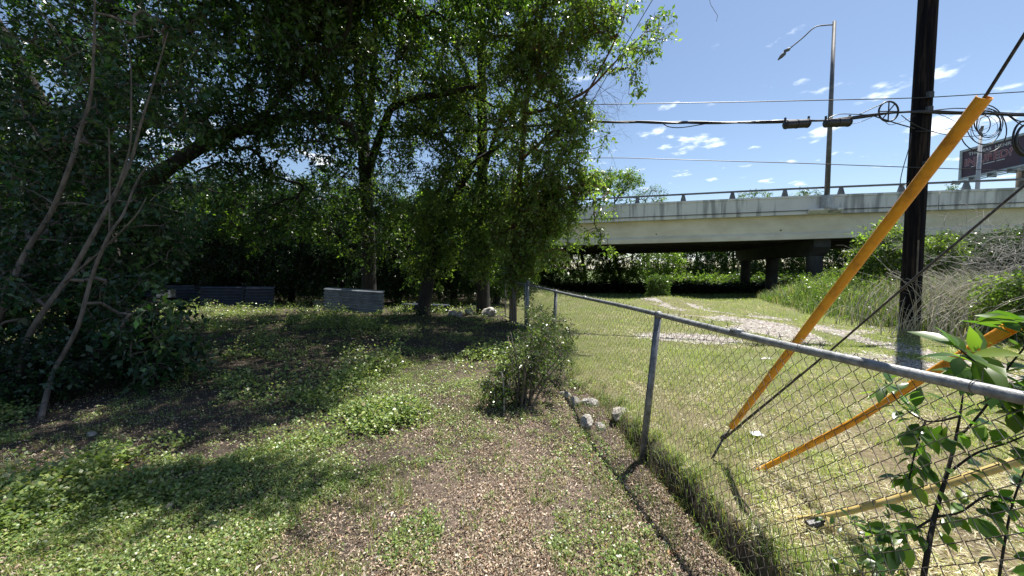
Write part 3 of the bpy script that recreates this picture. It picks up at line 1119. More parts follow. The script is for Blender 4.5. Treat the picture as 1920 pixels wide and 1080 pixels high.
T6 = tree('yard_tree', B6, 'slender reddish trunk beside the wire gate, its airy crown reaching furthest right', [
    ([B6 + (0, 0, -.2), P(962, 500, 11.4), P(964, 430, 11.3), P(975, 330, 11.1), P(985, 210, 10.8), P(1000, 90, 10.5), P(1012, -60, 10.2)], [.13, .105, .10, .085, .075, .06, .04]),
    ([P(985, 215, 10.8), P(1040, 200, 10.4), P(1100, 170, 10), P(1150, 120, 9.6), P(1210, 60, 9.3)], [.05, .04, .032, .02, .01]),
    ([P(978, 300, 11), P(1020, 260, 10.6), P(1090, 190, 10.2), P(1160, 60, 9.7), P(1180, -20, 9.5)], [.045, .036, .028, .018, .01]),
    ([P(968, 400, 11.2), P(1010, 370, 10.8), P(1070, 350, 10.4), P(1130, 350, 10.1)], [.04, .032, .02, .01])],
    [(.75, 10.6, 5.6, 1.35, 1.1, 2.7, 360), (1.0, 10.4, 8.2, 1.9, 1.4, 1.8, 300), (.35, 11.0, 3.0, 1.1, .7, 1.5, 170), (1.05, 10.4, 3.4, .9, .7, 1.2, 190), (.2, 10.9, 1.6, .45, .4, .9, 50), (1.75, 10.4, 4.9, .75, .6, 1.3, 110)],
    (.115, .052), LC_LIGHT, 106, tl=.38, nl=7, dens=1.6, bark=M_BARK3, extra=ex, droop=.45)
# bare twigs on its right flank
r = np.random.default_rng(66)
A_, B_, R0, R1 = [], [], [], []


def bare_twig(p, d, L, rad, depth):
    if depth == 0 or L < .05:
        return
    n = 4
    q = np.array(p, float)
    dd = np.array(d, float)
    for i in range(n):
        dd = unit(dd + r.normal(0, .22, 3) + np.array((0, 0, -.05)))
        q2 = q + dd * L / n
        A_.append(q)
        B_.append(q2)
        R0.append(rad * (1 - i / n * .5))
        R1.append(rad * (1 - (i + 1) / n * .5))
        q = q2
        if r.random() < .75:
            bare_twig(q, unit(dd + r.normal(0, .7, 3)), L * r.uniform(.45, .7), rad * .6, depth - 1)


for px, py, d in ((1050, 200, 10.2), (1060, 170, 10.2), (1080, 210, 10), (1070, 235, 10), (1090, 250, 10), (1110, 150, 9.9), (1060, 260, 10), (1170, 60, 9.6), (1190, 90, 9.4), (1090, 185, 10.1)):
    bare_twig(P(px, py, d), (1, -.1, r.uniform(-.5, .6)), r.uniform(.7, 1.2), .007, 4)
V, Fc = segs(A_, B_, R0, R1, 3)
mk('bare_twigs', V, Fc, M_TWIG, T6)

# --- hedge-like trees behind the sheets ----------------------------------------
for i, (px, d, h, w_, lab) in enumerate((
        (20, 16, 6.5, 3.6, 'dark tree at the far left edge behind the stand of leaning stems'),
        (150, 19, 7.5, 3.4, 'dark dense tree seen just left of the massive trunk'),
        (262, 18.5, 6.4, 2.8, 'slim-trunked dark tree behind the white block and dim sheets'),
        (360, 19, 6.2, 2.8, 'bushy dark tree behind the middle of the dim sheet row'),
        (450, 18.5, 6.0, 2.6, 'bushy dark tree above the right end of the dim sheet row'),
        (545, 18, 6.0, 2.5, 'dark tree filling the gap between the dim sheets and the upright corrugated sheet'),
        (630, 17.5, 5.8, 2.2, 'dark tree directly behind the left half of the upright corrugated sheet'),
        (745, 17, 5.9, 2.0, 'dense tree behind the gap right of the upright corrugated sheet'),
        (850, 18, 5.8, 2.2, 'shrubby tree between the leaning trunk and the straight trunk, further back'),
        (930, 17, 4.9, 1.6, 'low green tree behind the wire gate'))):
    b = np.array(((px - 960) / F * d, d, 0.))
    rr = np.random.default_rng(200 + i)
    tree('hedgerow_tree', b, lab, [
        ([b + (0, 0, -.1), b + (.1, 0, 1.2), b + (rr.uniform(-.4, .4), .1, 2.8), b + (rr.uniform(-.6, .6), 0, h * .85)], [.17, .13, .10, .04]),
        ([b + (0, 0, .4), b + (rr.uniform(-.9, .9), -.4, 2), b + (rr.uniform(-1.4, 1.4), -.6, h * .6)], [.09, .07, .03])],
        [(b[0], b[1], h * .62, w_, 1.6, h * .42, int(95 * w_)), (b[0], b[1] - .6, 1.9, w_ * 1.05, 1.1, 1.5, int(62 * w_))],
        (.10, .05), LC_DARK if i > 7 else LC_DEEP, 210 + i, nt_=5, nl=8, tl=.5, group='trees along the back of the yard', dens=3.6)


# --- dark undergrowth and further trees closing the back of the yard -------------
def undergrowth():
    r_ = np.random.default_rng(950)
    n = 3600
    x = r_.uniform(-34, .2, n)
    y = r_.uniform(18.2, 23, n)
    top_ = 2.0 + 1.6 * fbm(x, y, 3, 14)
    z = .1 + r_.random(n) ** .8 * top_
    px, py = proj(np.stack([x, y, z], 1))
    k = ~((np.abs(px - 310) < 25) & (np.abs(py - 512) < 10) & (r_.random(n) < .8))
    c = np.stack([x, y, z], 1)[k]
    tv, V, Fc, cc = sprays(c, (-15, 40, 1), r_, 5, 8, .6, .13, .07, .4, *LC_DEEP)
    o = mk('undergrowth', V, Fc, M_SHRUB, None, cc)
    tag(o, 'dense dark undergrowth closing off the back of the yard behind the sheets', None, None, 'stuff')


undergrowth()
for i, (px, d, h, w_, lab) in enumerate((
        (-80, 22, 10, 4, 'tall dark tree beyond the left edge of the yard'),
        (80, 25, 10, 4, 'tall dark tree far behind the leaning stems'),
        (230, 26, 9.5, 4, 'tall dark tree far behind the massive trunk'),
        (370, 26, 8.2, 3.6, 'tall tree far behind the middle of the dim sheet row'),
        (480, 26, 7.8, 3.4, 'tall tree far behind the right end of the dim sheet row'),
        (600, 25, 7.6, 3.2, 'tall tree far behind the upright corrugated sheet'),
        (700, 25, 8.6, 2.8, 'tall tree far behind the thick black trunk'),
        (800, 26, 7.4, 2.8, 'tall tree far behind the leaning tree'),
        (900, 27, 9.0, 3.0, 'tall tree far behind the straight trunk'),
        (985, 27, 7.6, 2.2, 'tall tree far behind the wire gate'))):
    b = np.array(((px - 960) / F * d, d, 0.))
    rr = np.random.default_rng(960 + i)
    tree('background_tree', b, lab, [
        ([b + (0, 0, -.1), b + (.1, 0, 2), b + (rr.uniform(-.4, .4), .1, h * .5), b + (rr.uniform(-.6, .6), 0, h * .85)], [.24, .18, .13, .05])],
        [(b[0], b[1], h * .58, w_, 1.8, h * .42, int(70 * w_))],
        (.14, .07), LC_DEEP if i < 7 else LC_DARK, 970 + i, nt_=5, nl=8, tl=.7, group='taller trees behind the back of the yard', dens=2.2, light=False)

# --- foreground multi-stem shrub at the left -----------------------------------
SB = G(50, 800)
D1 = 4.4
tree('leaning_shrub', SB, 'tall multi-stemmed shrub with thin bare leaning stems in the left foreground', [
    ([G(75, 790), P(100, 700, 4.3), P(145, 615, 4.4), P(172, 520, 4.5), P(205, 440, 4.5), P(232, 400, 4.6), P(262, 330, 4.7), P(300, 290, 4.7)], [.028, .025, .022, .019, .016, .013, .010, .006]),
    ([G(20, 760), P(50, 640, 4.5), P(95, 565, 4.6), P(135, 510, 4.7), P(180, 430, 4.8), P(215, 365, 4.9), P(246, 300, 5), P(262, 240, 5), P(292, 140, 5), P(315, 60, 5)], [.034, .032, .030, .028, .026, .023, .019, .015, .010, .006]),
    ([G(-40, 720), P(18, 545, 4.9), P(50, 470, 5), P(95, 400, 5.1), P(128, 320, 5.1), P(150, 250, 5.2), P(170, 180, 5.2), P(176, 90, 5.2), P(178, -20, 5.2)], [.040, .034, .032, .030, .028, .025, .02, .016, .01]),
    ([P(215, 365, 4.9), P(243, 280, 4.9), P(246, 200, 4.9), P(244, 110, 4.9), P(225, 40, 4.9)], [.012, .010, .009, .007, .004]),
    ([P(205, 440, 4.5), P(206, 340, 4.5), P(204, 240, 4.5)], [.010, .008, .005]),
    ([P(120, 530, 4.6), P(190, 470, 4.5), P(250, 410, 4.4), P(275, 370, 4.4)], [.012, .010, .008, .004])],
    [(-6.2, 5.7, 3.0, 1.7, .8, 1.4, 70), (-6.6, 5.3, 1.2, 1.4, .9, .95, 120), (-4.7, 4.9, .7, .55, .5, .55, 34), (-6.6, 6.0, 4.8, 2.2, .9, 1.5, 130), (-6.0, 5.8, 2.2, .9, .5, .9, 40), (-7.8, 6.0, 3.2, 1.2, .8, 1.8, 90), (-7.4, 5.7, 1.6, 1.2, .8, 1.2, 70)],
    (.095, .050), ([(.022, .064, .024), (.036, .090, .032), (.080, .15, .04)], [3, 2, 1.3]), 301, nt_=5, nl=6, tl=.30, dens=1.7, cat='shrub',
    bark=M_BARK2, mat=M_SHRUB, part='foliage', stem='stems', r_tip=.003, edge=False, gaps=True, light=True, lit_p=.7)

# low foliage in the bottom-left corner beside it
b = G(30, 760)
tree('understory_bush', b, 'low dark green bush at the foot of the leaning stems', [([b, b + (.1, 0, .35), b + (.25, .1, .7)], [.02, .014, .008])],
     [(b[0] - .2, b[1] + .1, .42, 1.0, .6, .42, 90), (b[0] + .6, b[1] + .8, .4, .5, .4, .45, 36)], (.06, .034), ([(.022, .055, .022), (.030, .070, .026)], [3, 2]), 302, nt_=5, nl=7, tl=.2,
     cat='bush', mat=M_SHRUB, part='foliage', stem='stems', r_tip=.003, edge=False, gaps=False, light=False)

# --- leggy bush at the fence -----------------------------------------------------
b = G(985, 762)
r = np.random.default_rng(310)
lm = []
for i in range(15):
    a = r.uniform(-1.2, 1.3)
    top = b + np.array((a * .42 + .08, r.uniform(-.25, .5), r.uniform(.40, .85)))
    s0 = b + np.array((r.normal(0, .06), r.normal(0, .05), -.05))
    lm.append(([s0, (s0 + top) / 2 + np.array((r.normal(0, .04), 0, .08)), top], [.012, .009, .004]))
tree('fence_bush', b, 'leggy small-leaved bush with reddish bare stems growing against the chain-link fence', lm,
     [(b[0] - .05, b[1] + .2, .52, .28, .30, .22, 24), (b[0] + .28, b[1] + .35, .66, .24, .3, .22, 22), (b[0] + .12, b[1] + .1, .45, .42, .3, .2, 30), (b[0] + .10, b[1] + .3, .80, .14, .2, .12, 5), (b[0] + .40, b[1] + .9, .55, .35, .5, .36, 50), (b[0] + .36, b[1] + 1.0, .8, .2, .3, .16, 8), (b[0] - .30, b[1], .20, .2, .2, .16, 20), (b[0] + .30, b[1] + 2.1, .62, .25, .7, .42, 60), (b[0] - .25, b[1] + .1, .25, .25, .2, .22, 30)],
     (.038, .020), LC_MID, 311, dens=1.0, nt_=4, nl=8, tl=.17, cat='bush', bark=M_BARK2, mat=M_SHRUB, part='foliage', stem='stems', r_tip=.0016,
     edge=False, gaps=False, light=False)

# ---------------------------------------------------------------- overpass
U = np.array((-.961, .276, 0.))               # along the bridge, to the left
VV = np.array((.276, .961, 0.))               # across it, away from the camera
B0 = np.array((19.7, 26.0, 0.))


def bt(px, s=0.):
    """distance t along the bridge whose face is seen at column px"""
    q = (px - 960) / F
    return (B0[0] + VV[0] * s - q * (B0[1] + VV[1] * s)) / (.961 + q * .276)


def bz(t, a):
    return np.interp(t, [-40, -12, 0, 12, 40], a)


ZT = [6.2, 6.5, 6.62, 6.62, 6.45]             # parapet top
ZP = [5.25, 5.34, 5.34, 5.28, 5.05]           # parapet foot
ZG = [4.05, 3.84, 3.66, 3.55, 3.45]           # girder bottom


def bp(t, s, z):
    p = B0 + U * t + VV * s
    return (p[0], p[1], z)


bridge = thing('overpass', bp(0, 10, -.6), 'long pale concrete road overpass with streaked parapet spanning the right background', 'overpass')
TS = np.linspace(-45, 58, 42)


def bloft(prof, t0, t1, name, mat, n=20):
    """prof(t) -> list of (s, z)"""
    mb = MB()
    mb.loft([[bp(t, s, z) for s, z in prof(t)] for t in np.linspace(t0, t1, n)])
    return mb.build(name, mat, bridge)


def para(t):
    a, b = bz(t, ZP), bz(t, ZT)
    return [(0, a), (0, a + .17), (.03, a + .175), (.03, a + .205), (0, a + .21), (.0, b - .16), (-.05, b - .14), (-.05, b), (.30, b), (.34, b - .1), (.36, a + .3), (.6, a + .12), (.6, a)]


TJ = bt(1752)
bloft(para, -45, TJ - .025, 'parapet', M_PARA, 16)
bloft(para, TJ + .025, 58, 'parapet', M_PARA, 26)


def deck(t):
    a = bz(t, ZP)
    return [(.73, a + .02), (20.6, a + .02), (20.6, a - .23), (.73, a - .23)]


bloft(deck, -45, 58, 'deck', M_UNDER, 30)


def para_far(t):
    a, b = bz(t, ZP), bz(t, ZT)
    return [(20.65, a - .2), (20.65, b), (21.0, b), (21.0, a - .2)]


bloft(para_far, -45, 58, 'parapet', M_PARA, 20)
for gi, s0 in enumerate((.28, 3.6, 7.0, 10.4, 13.8, 17.2, 19.9)):
    def gird(t, s0=s0, gi=gi):
        a, b = bz(t, ZG), bz(t, ZP) - (.235 if gi else .004)
        return [(s0 + .22, b), (s0 + .22, a + .52), (s0 + .02, a + .33), (s0, a), (s0 + .62, a), (s0 + .60, a + .33), (s0 + .42, a + .52), (s0 + .42, b)]
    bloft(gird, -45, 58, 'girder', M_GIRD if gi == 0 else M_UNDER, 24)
# bents: cap and columns
for tb in (bt(1572) + .6, bt(1572) - 27, bt(1572) + 33):
    zc_ = float(bz(tb, ZG))
    mb = MB()
    secs = []
    for s, zb in ((.9, zc_ - .55), (1.6, zc_ - 1.15), (18.5, zc_ - 1.15), (19.6, zc_ - .55)):
        secs.append([bp(tb - .5, s, zb), bp(tb + .5, s, zb), bp(tb + .5, s, zc_ - .005), bp(tb - .5, s, zc_ - .005)])
    mb.loft(secs)
    mb.build('bent_cap', M_UNDER, bridge)
    for s in (1.9, 9.8, 17.4):
        c = np.array(bp(tb, s, -2.6))
        mb = MB()
        mb.tube([c, c + (0, 0, zc_ - 1.16 + 2.6)], [.48, .48], 20)
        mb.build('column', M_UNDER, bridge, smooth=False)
# black rod added as the parapet's dark groove line, and its form joints
mb = MB()
mb.tube([bp(t, -.03, float(bz(t, ZP)) + .26) for t in np.linspace(-45, 58, 50)], .022, 6)
mb.build('groove_line', M_CABLE, bridge)
for t in np.arange(-38, 56, 6.1):
    if abs(t - TJ) < 1:
        continue
    a_, b_ = float(bz(t, ZP)) + .22, float(bz(t, ZT)) - .17
    mb = MB()
    mb.loft([[bp(t - .012, -.004, z), bp(t + .012, -.004, z), bp(t + .012, .01, z), bp(t - .012, .01, z)] for z in (a_, b_)])
    mb.build('form_joint', M_UNDER, bridge)
# steel rail on the parapet
mb = MB()
secs = []
for t in np.linspace(-45, 58, 60):
    z = float(bz(t, ZT)) + .50
    secs.append([bp(t, .02, z - .05), bp(t, .02, z + .06), bp(t, .16, z + .06), bp(t, .16, z - .05)])
mb.loft(secs)
mb.build('handrail', M_RAILB, bridge)
step = (bt(1278) - bt(1571)) / 3.0
for k in range(-8, 14):
    t = bt(1278) - k * step
    if t < -44:
        continue
    z = float(bz(t, ZT))
    mb = MB()
    lo = [bp(t - .19, .0, z), bp(t + .19, .0, z), bp(t + .19, .2, z), bp(t - .19, .2, z)]
    hi = [bp(t - .09, .03, z + .449), bp(t + .09, .03, z + .449), bp(t + .09, .17, z + .449), bp(t - .09, .17, z + .449)]
    mb.loft([lo, hi])
    mb.build('rail_post', M_RAILB, bridge)
# corbel under the lamp and drain holes
tl_ = bt(1541)
z = float(bz(tl_, ZP))
mb = MB()
mb.loft([[bp(tl_ + a, s, z + q) for s, q in ((-.34, .20), (-.34, .32), (-.055, .32), (-.055, .04), (-.10, .04))] for a in (-.9, 1.0)])
mb.build('lamp_corbel', M_PARA, bridge)
for px in (1230, 1466):
    t = bt(px)
    c = np.array(bp(t, .49, float(bz(t, ZG)) + .68))
    mb = MB()
    mb.tube([c, c - VV * .03], [.05, .05], 10)
    mb.build('drain_hole', M_CABLE, bridge)

# street lamp standing on the corbel
lp = np.array(bp(tl_, -.2, z + .325))
lamp = thing('street_lamp', lp, 'tall grey street lamp standing on the overpass parapet with a single arm reaching left', 'street lamp')
mb = MB()
mb.box(lp, .5, .5, .85, .2, .06)
mb.build('base', M_PALE, lamp)
topz = P(1558, 40, lp[1])[2]
mb = MB()
mb.tube([lp + (0, 0, .852), np.array((lp[0], lp[1], topz))], [.155, .10], 14)
mb.build('pole', M_LAMP, lamp, smooth=True)
tp = np.array((lp[0], lp[1], topz - .22))
arm = limb([tp, tp + U * .5 + (0, 0, .06), tp + U * 1.1 + (0, 0, .02), tp + U * 1.75 + (0, 0, -.55), tp + U * 2.45 + (0, 0, -1.1)], 14)
mb = MB()
mb.tube(arm, .04, 8)
mb.build('arm', M_LAMP, lamp, smooth=True)
e = arm[-1]
dn = unit(np.array((U[0] * .8, U[1] * .8, -.6)))
mb = MB()
mb.tube([e - dn * .02, e + dn * .12, e + dn * .2 + (0, 0, .02), e + dn * .45 + (0, 0, .15)], [.05, .12, .11, .05], 8)
mb.tube([e + dn * .30 + (0, 0, .0), e + dn * .42 - (0, 0, .06), e + dn * .62 - (0, 0, .1), e + dn * .86 - (0, 0, .16)], [.05, .13, .12, .04], 8)
mb.build('lamp_head', M_LAMP, lamp, smooth=True)

# pale pole behind the overpass
c = np.array(bp(bt(1822, 21.5), 21.5, 5.0))
pp = thing('light_pole', c, 'slim pale light pole on the far side of the overpass in front of the billboard', 'light pole')
mb = MB()
tz = P(1822, 243, c[1])[2]
mb.tube([c - (0, 0, .6), (c[0], c[1], tz)], [.22, .13], 12)
mb.build('pole', M_PALE, pp, smooth=True)
mb = MB()
mb.tube([(c[0], c[1], tz - .1), (c[0] - .1, c[1] - .2, tz + .35)], [.16, .1], 8)
mb.build('cap', M_LAMP, pp)

# ---------------------------------------------------------------- billboard
bb = thing('billboard', (70.6, 53, -1.2), 'dark red and navy billboard with white lettering behind the overpass at right', 'billboard')
BA = np.array((71.0, 60.0, 0.))               # left end as seen
BD = unit(np.array((-1.4, -14.4, 0.)))        # reading direction
BN = np.array((BD[1], -BD[0], 0.))            # facing the camera side
if np.dot(BN, -BA) < 0:
    BN = -BN
BZ0, BZ1, BL = 15.6, 20.2, 14.6


def bq(u, z, o_=0):
    p = BA + BD * u + BN * o_
    return (p[0], p[1], z)


def panel(u0, u1, z0, z1, o0, o1, name, mat, parent=bb):
    mb = MB()
    mb.loft([[bq(u0, z0, o0), bq(u1, z0, o0), bq(u1, z1, o0), bq(u0, z1, o0)], [bq(u0, z0, o1), bq(u1, z0, o1), bq(u1, z1, o1), bq(u0, z1, o1)]])
    return mb.build(name, mat, parent)


face = panel(.35, BL - .35, BZ0 + .3, BZ1 - .35, .0, .1, 'face_panel', M_BFACE)
panel(0, .34, BZ0, BZ1, -.1, .25, 'frame_side', M_BOARD)
panel(BL - .34, BL, BZ0, BZ1, -.1, .25, 'frame_side', M_BOARD)
panel(.345, BL - .345, BZ1 - .34, BZ1, -.1, .25, 'frame_top', M_BOARD)
panel(.345, BL - .345, BZ0, BZ0 + .29, -.1, .25, 'frame_bottom', M_BOARD)
panel(7.7, BL - .36, BZ0 + .31, BZ0 + 2.5, .102, .112, 'portrait_suit', M_BNAVY, bb)
mb = MB()
ring = lambda o_: [bq(8.9 + .75 * math.cos(a), BZ0 + 3.0 + .85 * math.sin(a), o_) for a in np.linspace(0, 2 * math.pi, 20)[:-1]]
mb.loft([ring(.113), ring(.125)])
mb.build('portrait_face', M_BSKIN, bb)


def text(s, u, z, size, mat, name, o_=.115, xs=1.0, ext=.006, outline=0.0):
    cu = bpy.data.curves.new(name, 'FONT')
    cu.body = s
    cu.size = size
    cu.extrude = ext
    cu.offset = outline
    tmp = bpy.data.objects.new('tmp_text', cu)
    COL.objects.link(tmp)
    dg = bpy.context.evaluated_depsgraph_get()
    me = bpy.data.meshes.new_from_object(tmp.evaluated_get(dg))
    bpy.data.objects.remove(tmp)
    n = len(me.vertices)
    co = np.zeros(n * 3)
    me.vertices.foreach_get('co', co)
    co = co.reshape(-1, 3)
    V_ = BA + BD * (u + co[:, 0:1] * xs) + np.array((0, 0, 1.)) * (z + co[:, 1:2]) + BN * (o_ + co[:, 2:3])
    polys = [tuple(p.vertices) for p in me.polygons]
    bpy.data.meshes.remove(me)
    return mk(name, V_, polys, mat, bb)


text('THOMAS', 1.15, BZ0 + 3.5, .66, M_BTXT, 'lettering', xs=1.12, outline=.012)
text('HENRY', 4.6, BZ0 + 3.5, .66, M_BTXT, 'lettering', xs=1.12, outline=.012)
text('INJURED?', .65, BZ0 + 2.0, 1.5, M_BPINK, 'lettering_outline', o_=.114, xs=.98, outline=.055)
text('INJURED?', .65, BZ0 + 2.0, 1.5, M_BRED, 'lettering_red', o_=.130, xs=.98)
for u0, u1 in ((1.6, 2.0), (2.4, 3.0), (3.2, 4.7), (4.9, 5.9)):
    panel(u0, u1, BZ0 + 1.62, BZ0 + 1.74, .102, .112, 'small_print', M_BTXT)
for zz, o_ in ((BZ0 - .25, .5), (BZ0 - .6, 1.0)):
    panel(-.2, BL + .3, zz - .08, zz + .06, o_, o_ + .12, 'catwalk_rail', M_BOARD)
for u0 in np.arange(0, BL + .1, 2.4):
    panel(u0, u0 + .1, BZ0 - .66, BZ0 - .05, -.05, 1.15, 'catwalk_bracket', M_RAILB)
mb = MB()
c = BA + BD * 7.3 - BN * .75
mb.tube([(c[0], c[1], -2), (c[0], c[1], BZ1 - 1)], [.62, .55], 20)
mb.build('column', M_BARK2, bb, smooth=True)
panel(.5, BL - .5, BZ0 + 1, BZ0 + 1.3, -.75, -.11, 'torsion_beam', M_RAILB)

# ---------------------------------------------------------------- utility pole and its lines
PB = G(1704, 620)
UP = thing('utility_pole', PB, 'thick black wooden utility pole standing in the tall grass at right', 'utility pole')
mb = MB()
mb.tube(limb([PB - (0, 0, .5), PB + (0, 0, 3), PB + (.03, 0, 8), PB + (.05, 0, 12.5)], 14), np.linspace(.20, .175, 14), 22, jit=.012, seed=4)
mb.build('shaft', M_POLE, UP, smooth=True)
DY = PB[1]
for zz in (P(1715, 185, DY)[2], P(1712, 212, DY)[2], P(1705, 312, DY)[2]):
    mb = MB()
    c = np.array((PB[0] - .02, DY - .19, zz))
    mb.box(c - (0, .02, .07), .16, .07, .14, 0, .015)
    mb.build('bracket', M_CABLE, UP)
mb = MB()
a, b = P(1716, 590, DY - .19), P(1722, 450, DY - .19)
mb.tube([a - (0, 0, .3), a, b], [.018, .018, .018], 6)
mb.build('ground_wire_guard', M_BARK2, UP)


def span(pts, n):
    """evenly spaced points along a gently sagging run"""
    pts = np.asarray(pts, float)
    L = np.concatenate([[0], np.cumsum(np.linalg.norm(np.diff(pts, axis=0), axis=1))])
    q = np.linspace(0, L[-1], n)
    return np.stack([np.interp(q, L, pts[:, k]) for k in range(3)], 1)


def cable(pts, rad, name, label, mat=M_CABLE, n=40, cat='cable', sides=6, group=None, wob=0, seed=0):
    q = span(pts, n)
    if wob:
        rr = np.random.default_rng(seed)
        q[:, 2] += wob * np.interp(np.arange(n), np.arange(0, n, 3), rr.normal(0, 1, len(np.arange(0, n, 3))))
    mb = MB()
    mb.tube(q, rad, sides)
    o = mb.build(name, mat, None, smooth=True)
    return tag(o, label, cat, group)


fr = DY - .22                                     # lines pass on the camera side of the pole
L0 = np.array((-26., 9.2, 0))


def line_pts(pys, wl):
    """pys: (px, py, d) list, then a far left end"""
    pts = [P(*q) for q in pys]
    left = np.array((-26., 17.5, wl))
    return [left] + pts


cable(line_pts([(1110, 196, fr + 1.9), (1400, 191, fr + 1.0), (1716, 184, fr), (1920, 172, fr - .3), (2300, 150, fr - .9)], 6.3), .011, 'overhead_wire',
      'topmost overhead wire running from behind the trees past the utility pole', n=60, group=None)
cable(line_pts([(1140, 295, fr + 1.9), (1300, 300, fr + 1.3), (1500, 306, fr + .7), (1690, 313, fr), (1920, 321, fr - .3), (2300, 330, fr - .8)], 4.5), .010, 'overhead_wire',
      'lowest overhead wire, crossing just above the overpass railing', n=60)
bun = thing('cable_bundle', P(1460, 229, fr + .2), 'thick lashed black telephone cable bundle crossing the sky at mid height', 'cable')
main = span([np.array((-26., 17.5, 6.2)), P(1115, 228, fr + 1.9), P(1250, 230, fr + 1.3), P(1400, 230, fr + .65), P(1468, 228, fr + .2), P(1545, 226, fr + .1), P(1600, 221, fr), P(1665, 212, fr), P(1716, 209, fr), P(1800, 212, fr - .1), P(1920, 215, fr - .2), P(2300, 220, fr - .6)], 130)
mb = MB()
mb.tube(main, .026, 8)
mb.build('main_cable', M_CABLE, bun, smooth=True)
rq = np.random.default_rng(9)
for k in range(3):
    an = np.linspace(0, 60 + k * 9, 130) + k * 2
    off = np.stack([np.zeros(130), np.cos(an) * .034, np.sin(an) * .034], 1)
    mb = MB()
    mb.tube(main + off, .008 + .002 * k, 5)
    mb.build('lashed_strand', M_CABLE, bun, smooth=True)
for pts, rd in (([P(1243, 232, fr + 1.3), P(1255, 238, fr + 1.25), P(1280, 239, fr + 1.1), P(1330, 231, fr + .95)], .013),
                ([P(1553, 222, fr), P(1575, 214, fr), P(1620, 215, fr), P(1660, 214, fr)], .010),
                ([P(1640, 218, fr), P(1680, 231, fr), P(1715, 241, fr)], .014),
                ([P(1655, 222, fr), P(1668, 234, fr), P(1690, 228, fr), P(1716, 216, fr)], .006),
                ([P(1690, 216, fr), P(1712, 232, fr), P(1745, 246, fr), P(1800, 256, fr), P(1850, 253, fr)], .009),
                ([P(1680, 212, fr), P(1740, 208, fr - .04), P(1800, 203, fr), P(1860, 210, fr), P(1920, 213, fr)], .013),
                ([P(1716, 209, fr), P(1760, 214, fr - .04), P(1795, 230, fr), P(1830, 246, fr), P(1870, 230, fr), P(1880, 214, fr)], .006),
                ([P(1716, 246, fr), P(1760, 245, fr - .02), P(1800, 236, fr), P(1850, 218, fr), P(1885, 211, fr)], .007),
                ([P(1885, 212, fr), P(1900, 224, fr), P(1925, 238, fr), P(1960, 240, fr)], .011),
                ([P(1595, 233, fr), P(1612, 229, fr), P(1630, 222, fr), P(1642, 215, fr)], .006)):
    mb = MB()
    mb.tube(limb(pts, 16), rd, 5)
    mb.build('loose_cable', M_CABLE, bun, smooth=True)
mb = MB()
mb.tube(limb([P(1709, 250, fr), P(1705, 275, fr - .02), P(1692, 320, fr - .1), P(1688, 345, fr - .1), P(1693, 350, fr - .1), P(1706, 340, fr - .05)], 16), .009, 5)
o = mb.build('drop_wire', M_STEEL, None, smooth=True)
tag(o, 'short bluish loose wire hanging beside the utility pole', 'wire')
# splice cases
for (x0, y0, x1, y1, lab) in ((1469, 234, 1519, 231, 'black cylindrical splice case hanging on the cable bundle, the one further from the pole'),
                              (1545, 231, 1596, 229, 'black cylindrical splice case hanging on the cable bundle, the one nearer the pole')):
    a, b = P(x0, y0, fr + .05), P(x1, y1, fr + .05)
    t = thing('splice_case', a, lab, 'splice case', 'splice cases on the cable bundle')
    dd = unit(b - a)
    L = np.linalg.norm(b - a)
    mb = MB()
    mb.tube([a, a + dd * .03, a + dd * .06, a + dd * (L - .06), a + dd * (L - .03), b], [.05, .085, .10, .10, .085, .05], 14)
    mb.build('body', M_CABLE, t, smooth=False)
    for q in (.1, .5, .9):
        m = a + dd * L * q
        mb = MB()
        mb.tube([m - dd * .015, m + dd * .015], [.108, .108], 14)
        mb.build('clamp_band', M_CABLE, t)
    for q in (.06, .94):
        m = a + dd * L * q + np.array((0, 0, .1))
        mb = MB()
        mb.box(m - (0, 0, .03), .04, .03, .10)
        mb.build('hanger', M_CABLE, t)
# storage bracket: a ring with spokes
cW = P(1666, 209, fr + .02)
ex_, ez_ = np.array((1., 0, 0)), np.array((0, 0, 1.))
t = thing('cable_storage_ring', cW, 'round black cable storage ring with cross spokes just left of the utility pole', 'cable ring')
mb = MB()
mb.torus(cW, .24, .020, ex_, ez_, 32, 6)
mb.build('ring', M_CABLE, t, smooth=True)
for a in (0, math.pi / 2, math.pi / 4 * 1.15):
    dd = ex_ * math.cos(a) + ez_ * math.sin(a)
    mb = MB()
    mb.tube([cW - dd * .235, cW + dd * .235], [.014, .014], 5)
    mb.build('spoke', M_CABLE, t)
mb = MB()
mb.tube(limb([cW + (0, 0, .25), P(1640, 201, fr), P(1610, 215, fr)], 10), .011, 5)
mb.tube(limb([cW - (0, 0, .25), P(1640, 218, fr), P(1610, 218, fr)], 10), .011, 5)
mb.build('looped_cable', M_CABLE, t, smooth=True)
# coils right of the pole
cC = P(1853, 233, fr - .1)
t = thing('cable_coil', cC, 'tangled coil of thin black cable hanging between the pole and the right edge', 'cable coil', 'cable coils on the bundle')
mb = MB()
for k, (dx, dz, rr_, rt) in enumerate(((0, 0, .30, .010), (.03, .02, .33, .007), (-.02, -.03, .36, .007), (.06, .0, .27, .006), (.02, -.05, .40, .006), (-.04, -.03, .43, .010), (.05, -.02, .24, .005), (-.06, .03, .22, .010))):
    mb.torus(cC + np.array((dx, .01 * k, dz)), rr_, rt, ex_, ez_, 34, 5, 0, 2 * math.pi, .05, k)
mb.build('coil', M_CABLE, t, smooth=True)
mb = MB()
mb.torus(cC + np.array((-.03, .06, -.1)), .58, .012, ex_, ez_, 34, 5, -.4, math.pi * 1.25 + 2.4, .05, 33)
mb.build('outer_loop', M_CABLE, t, smooth=True)
cC = P(1925, 262, fr - .3)
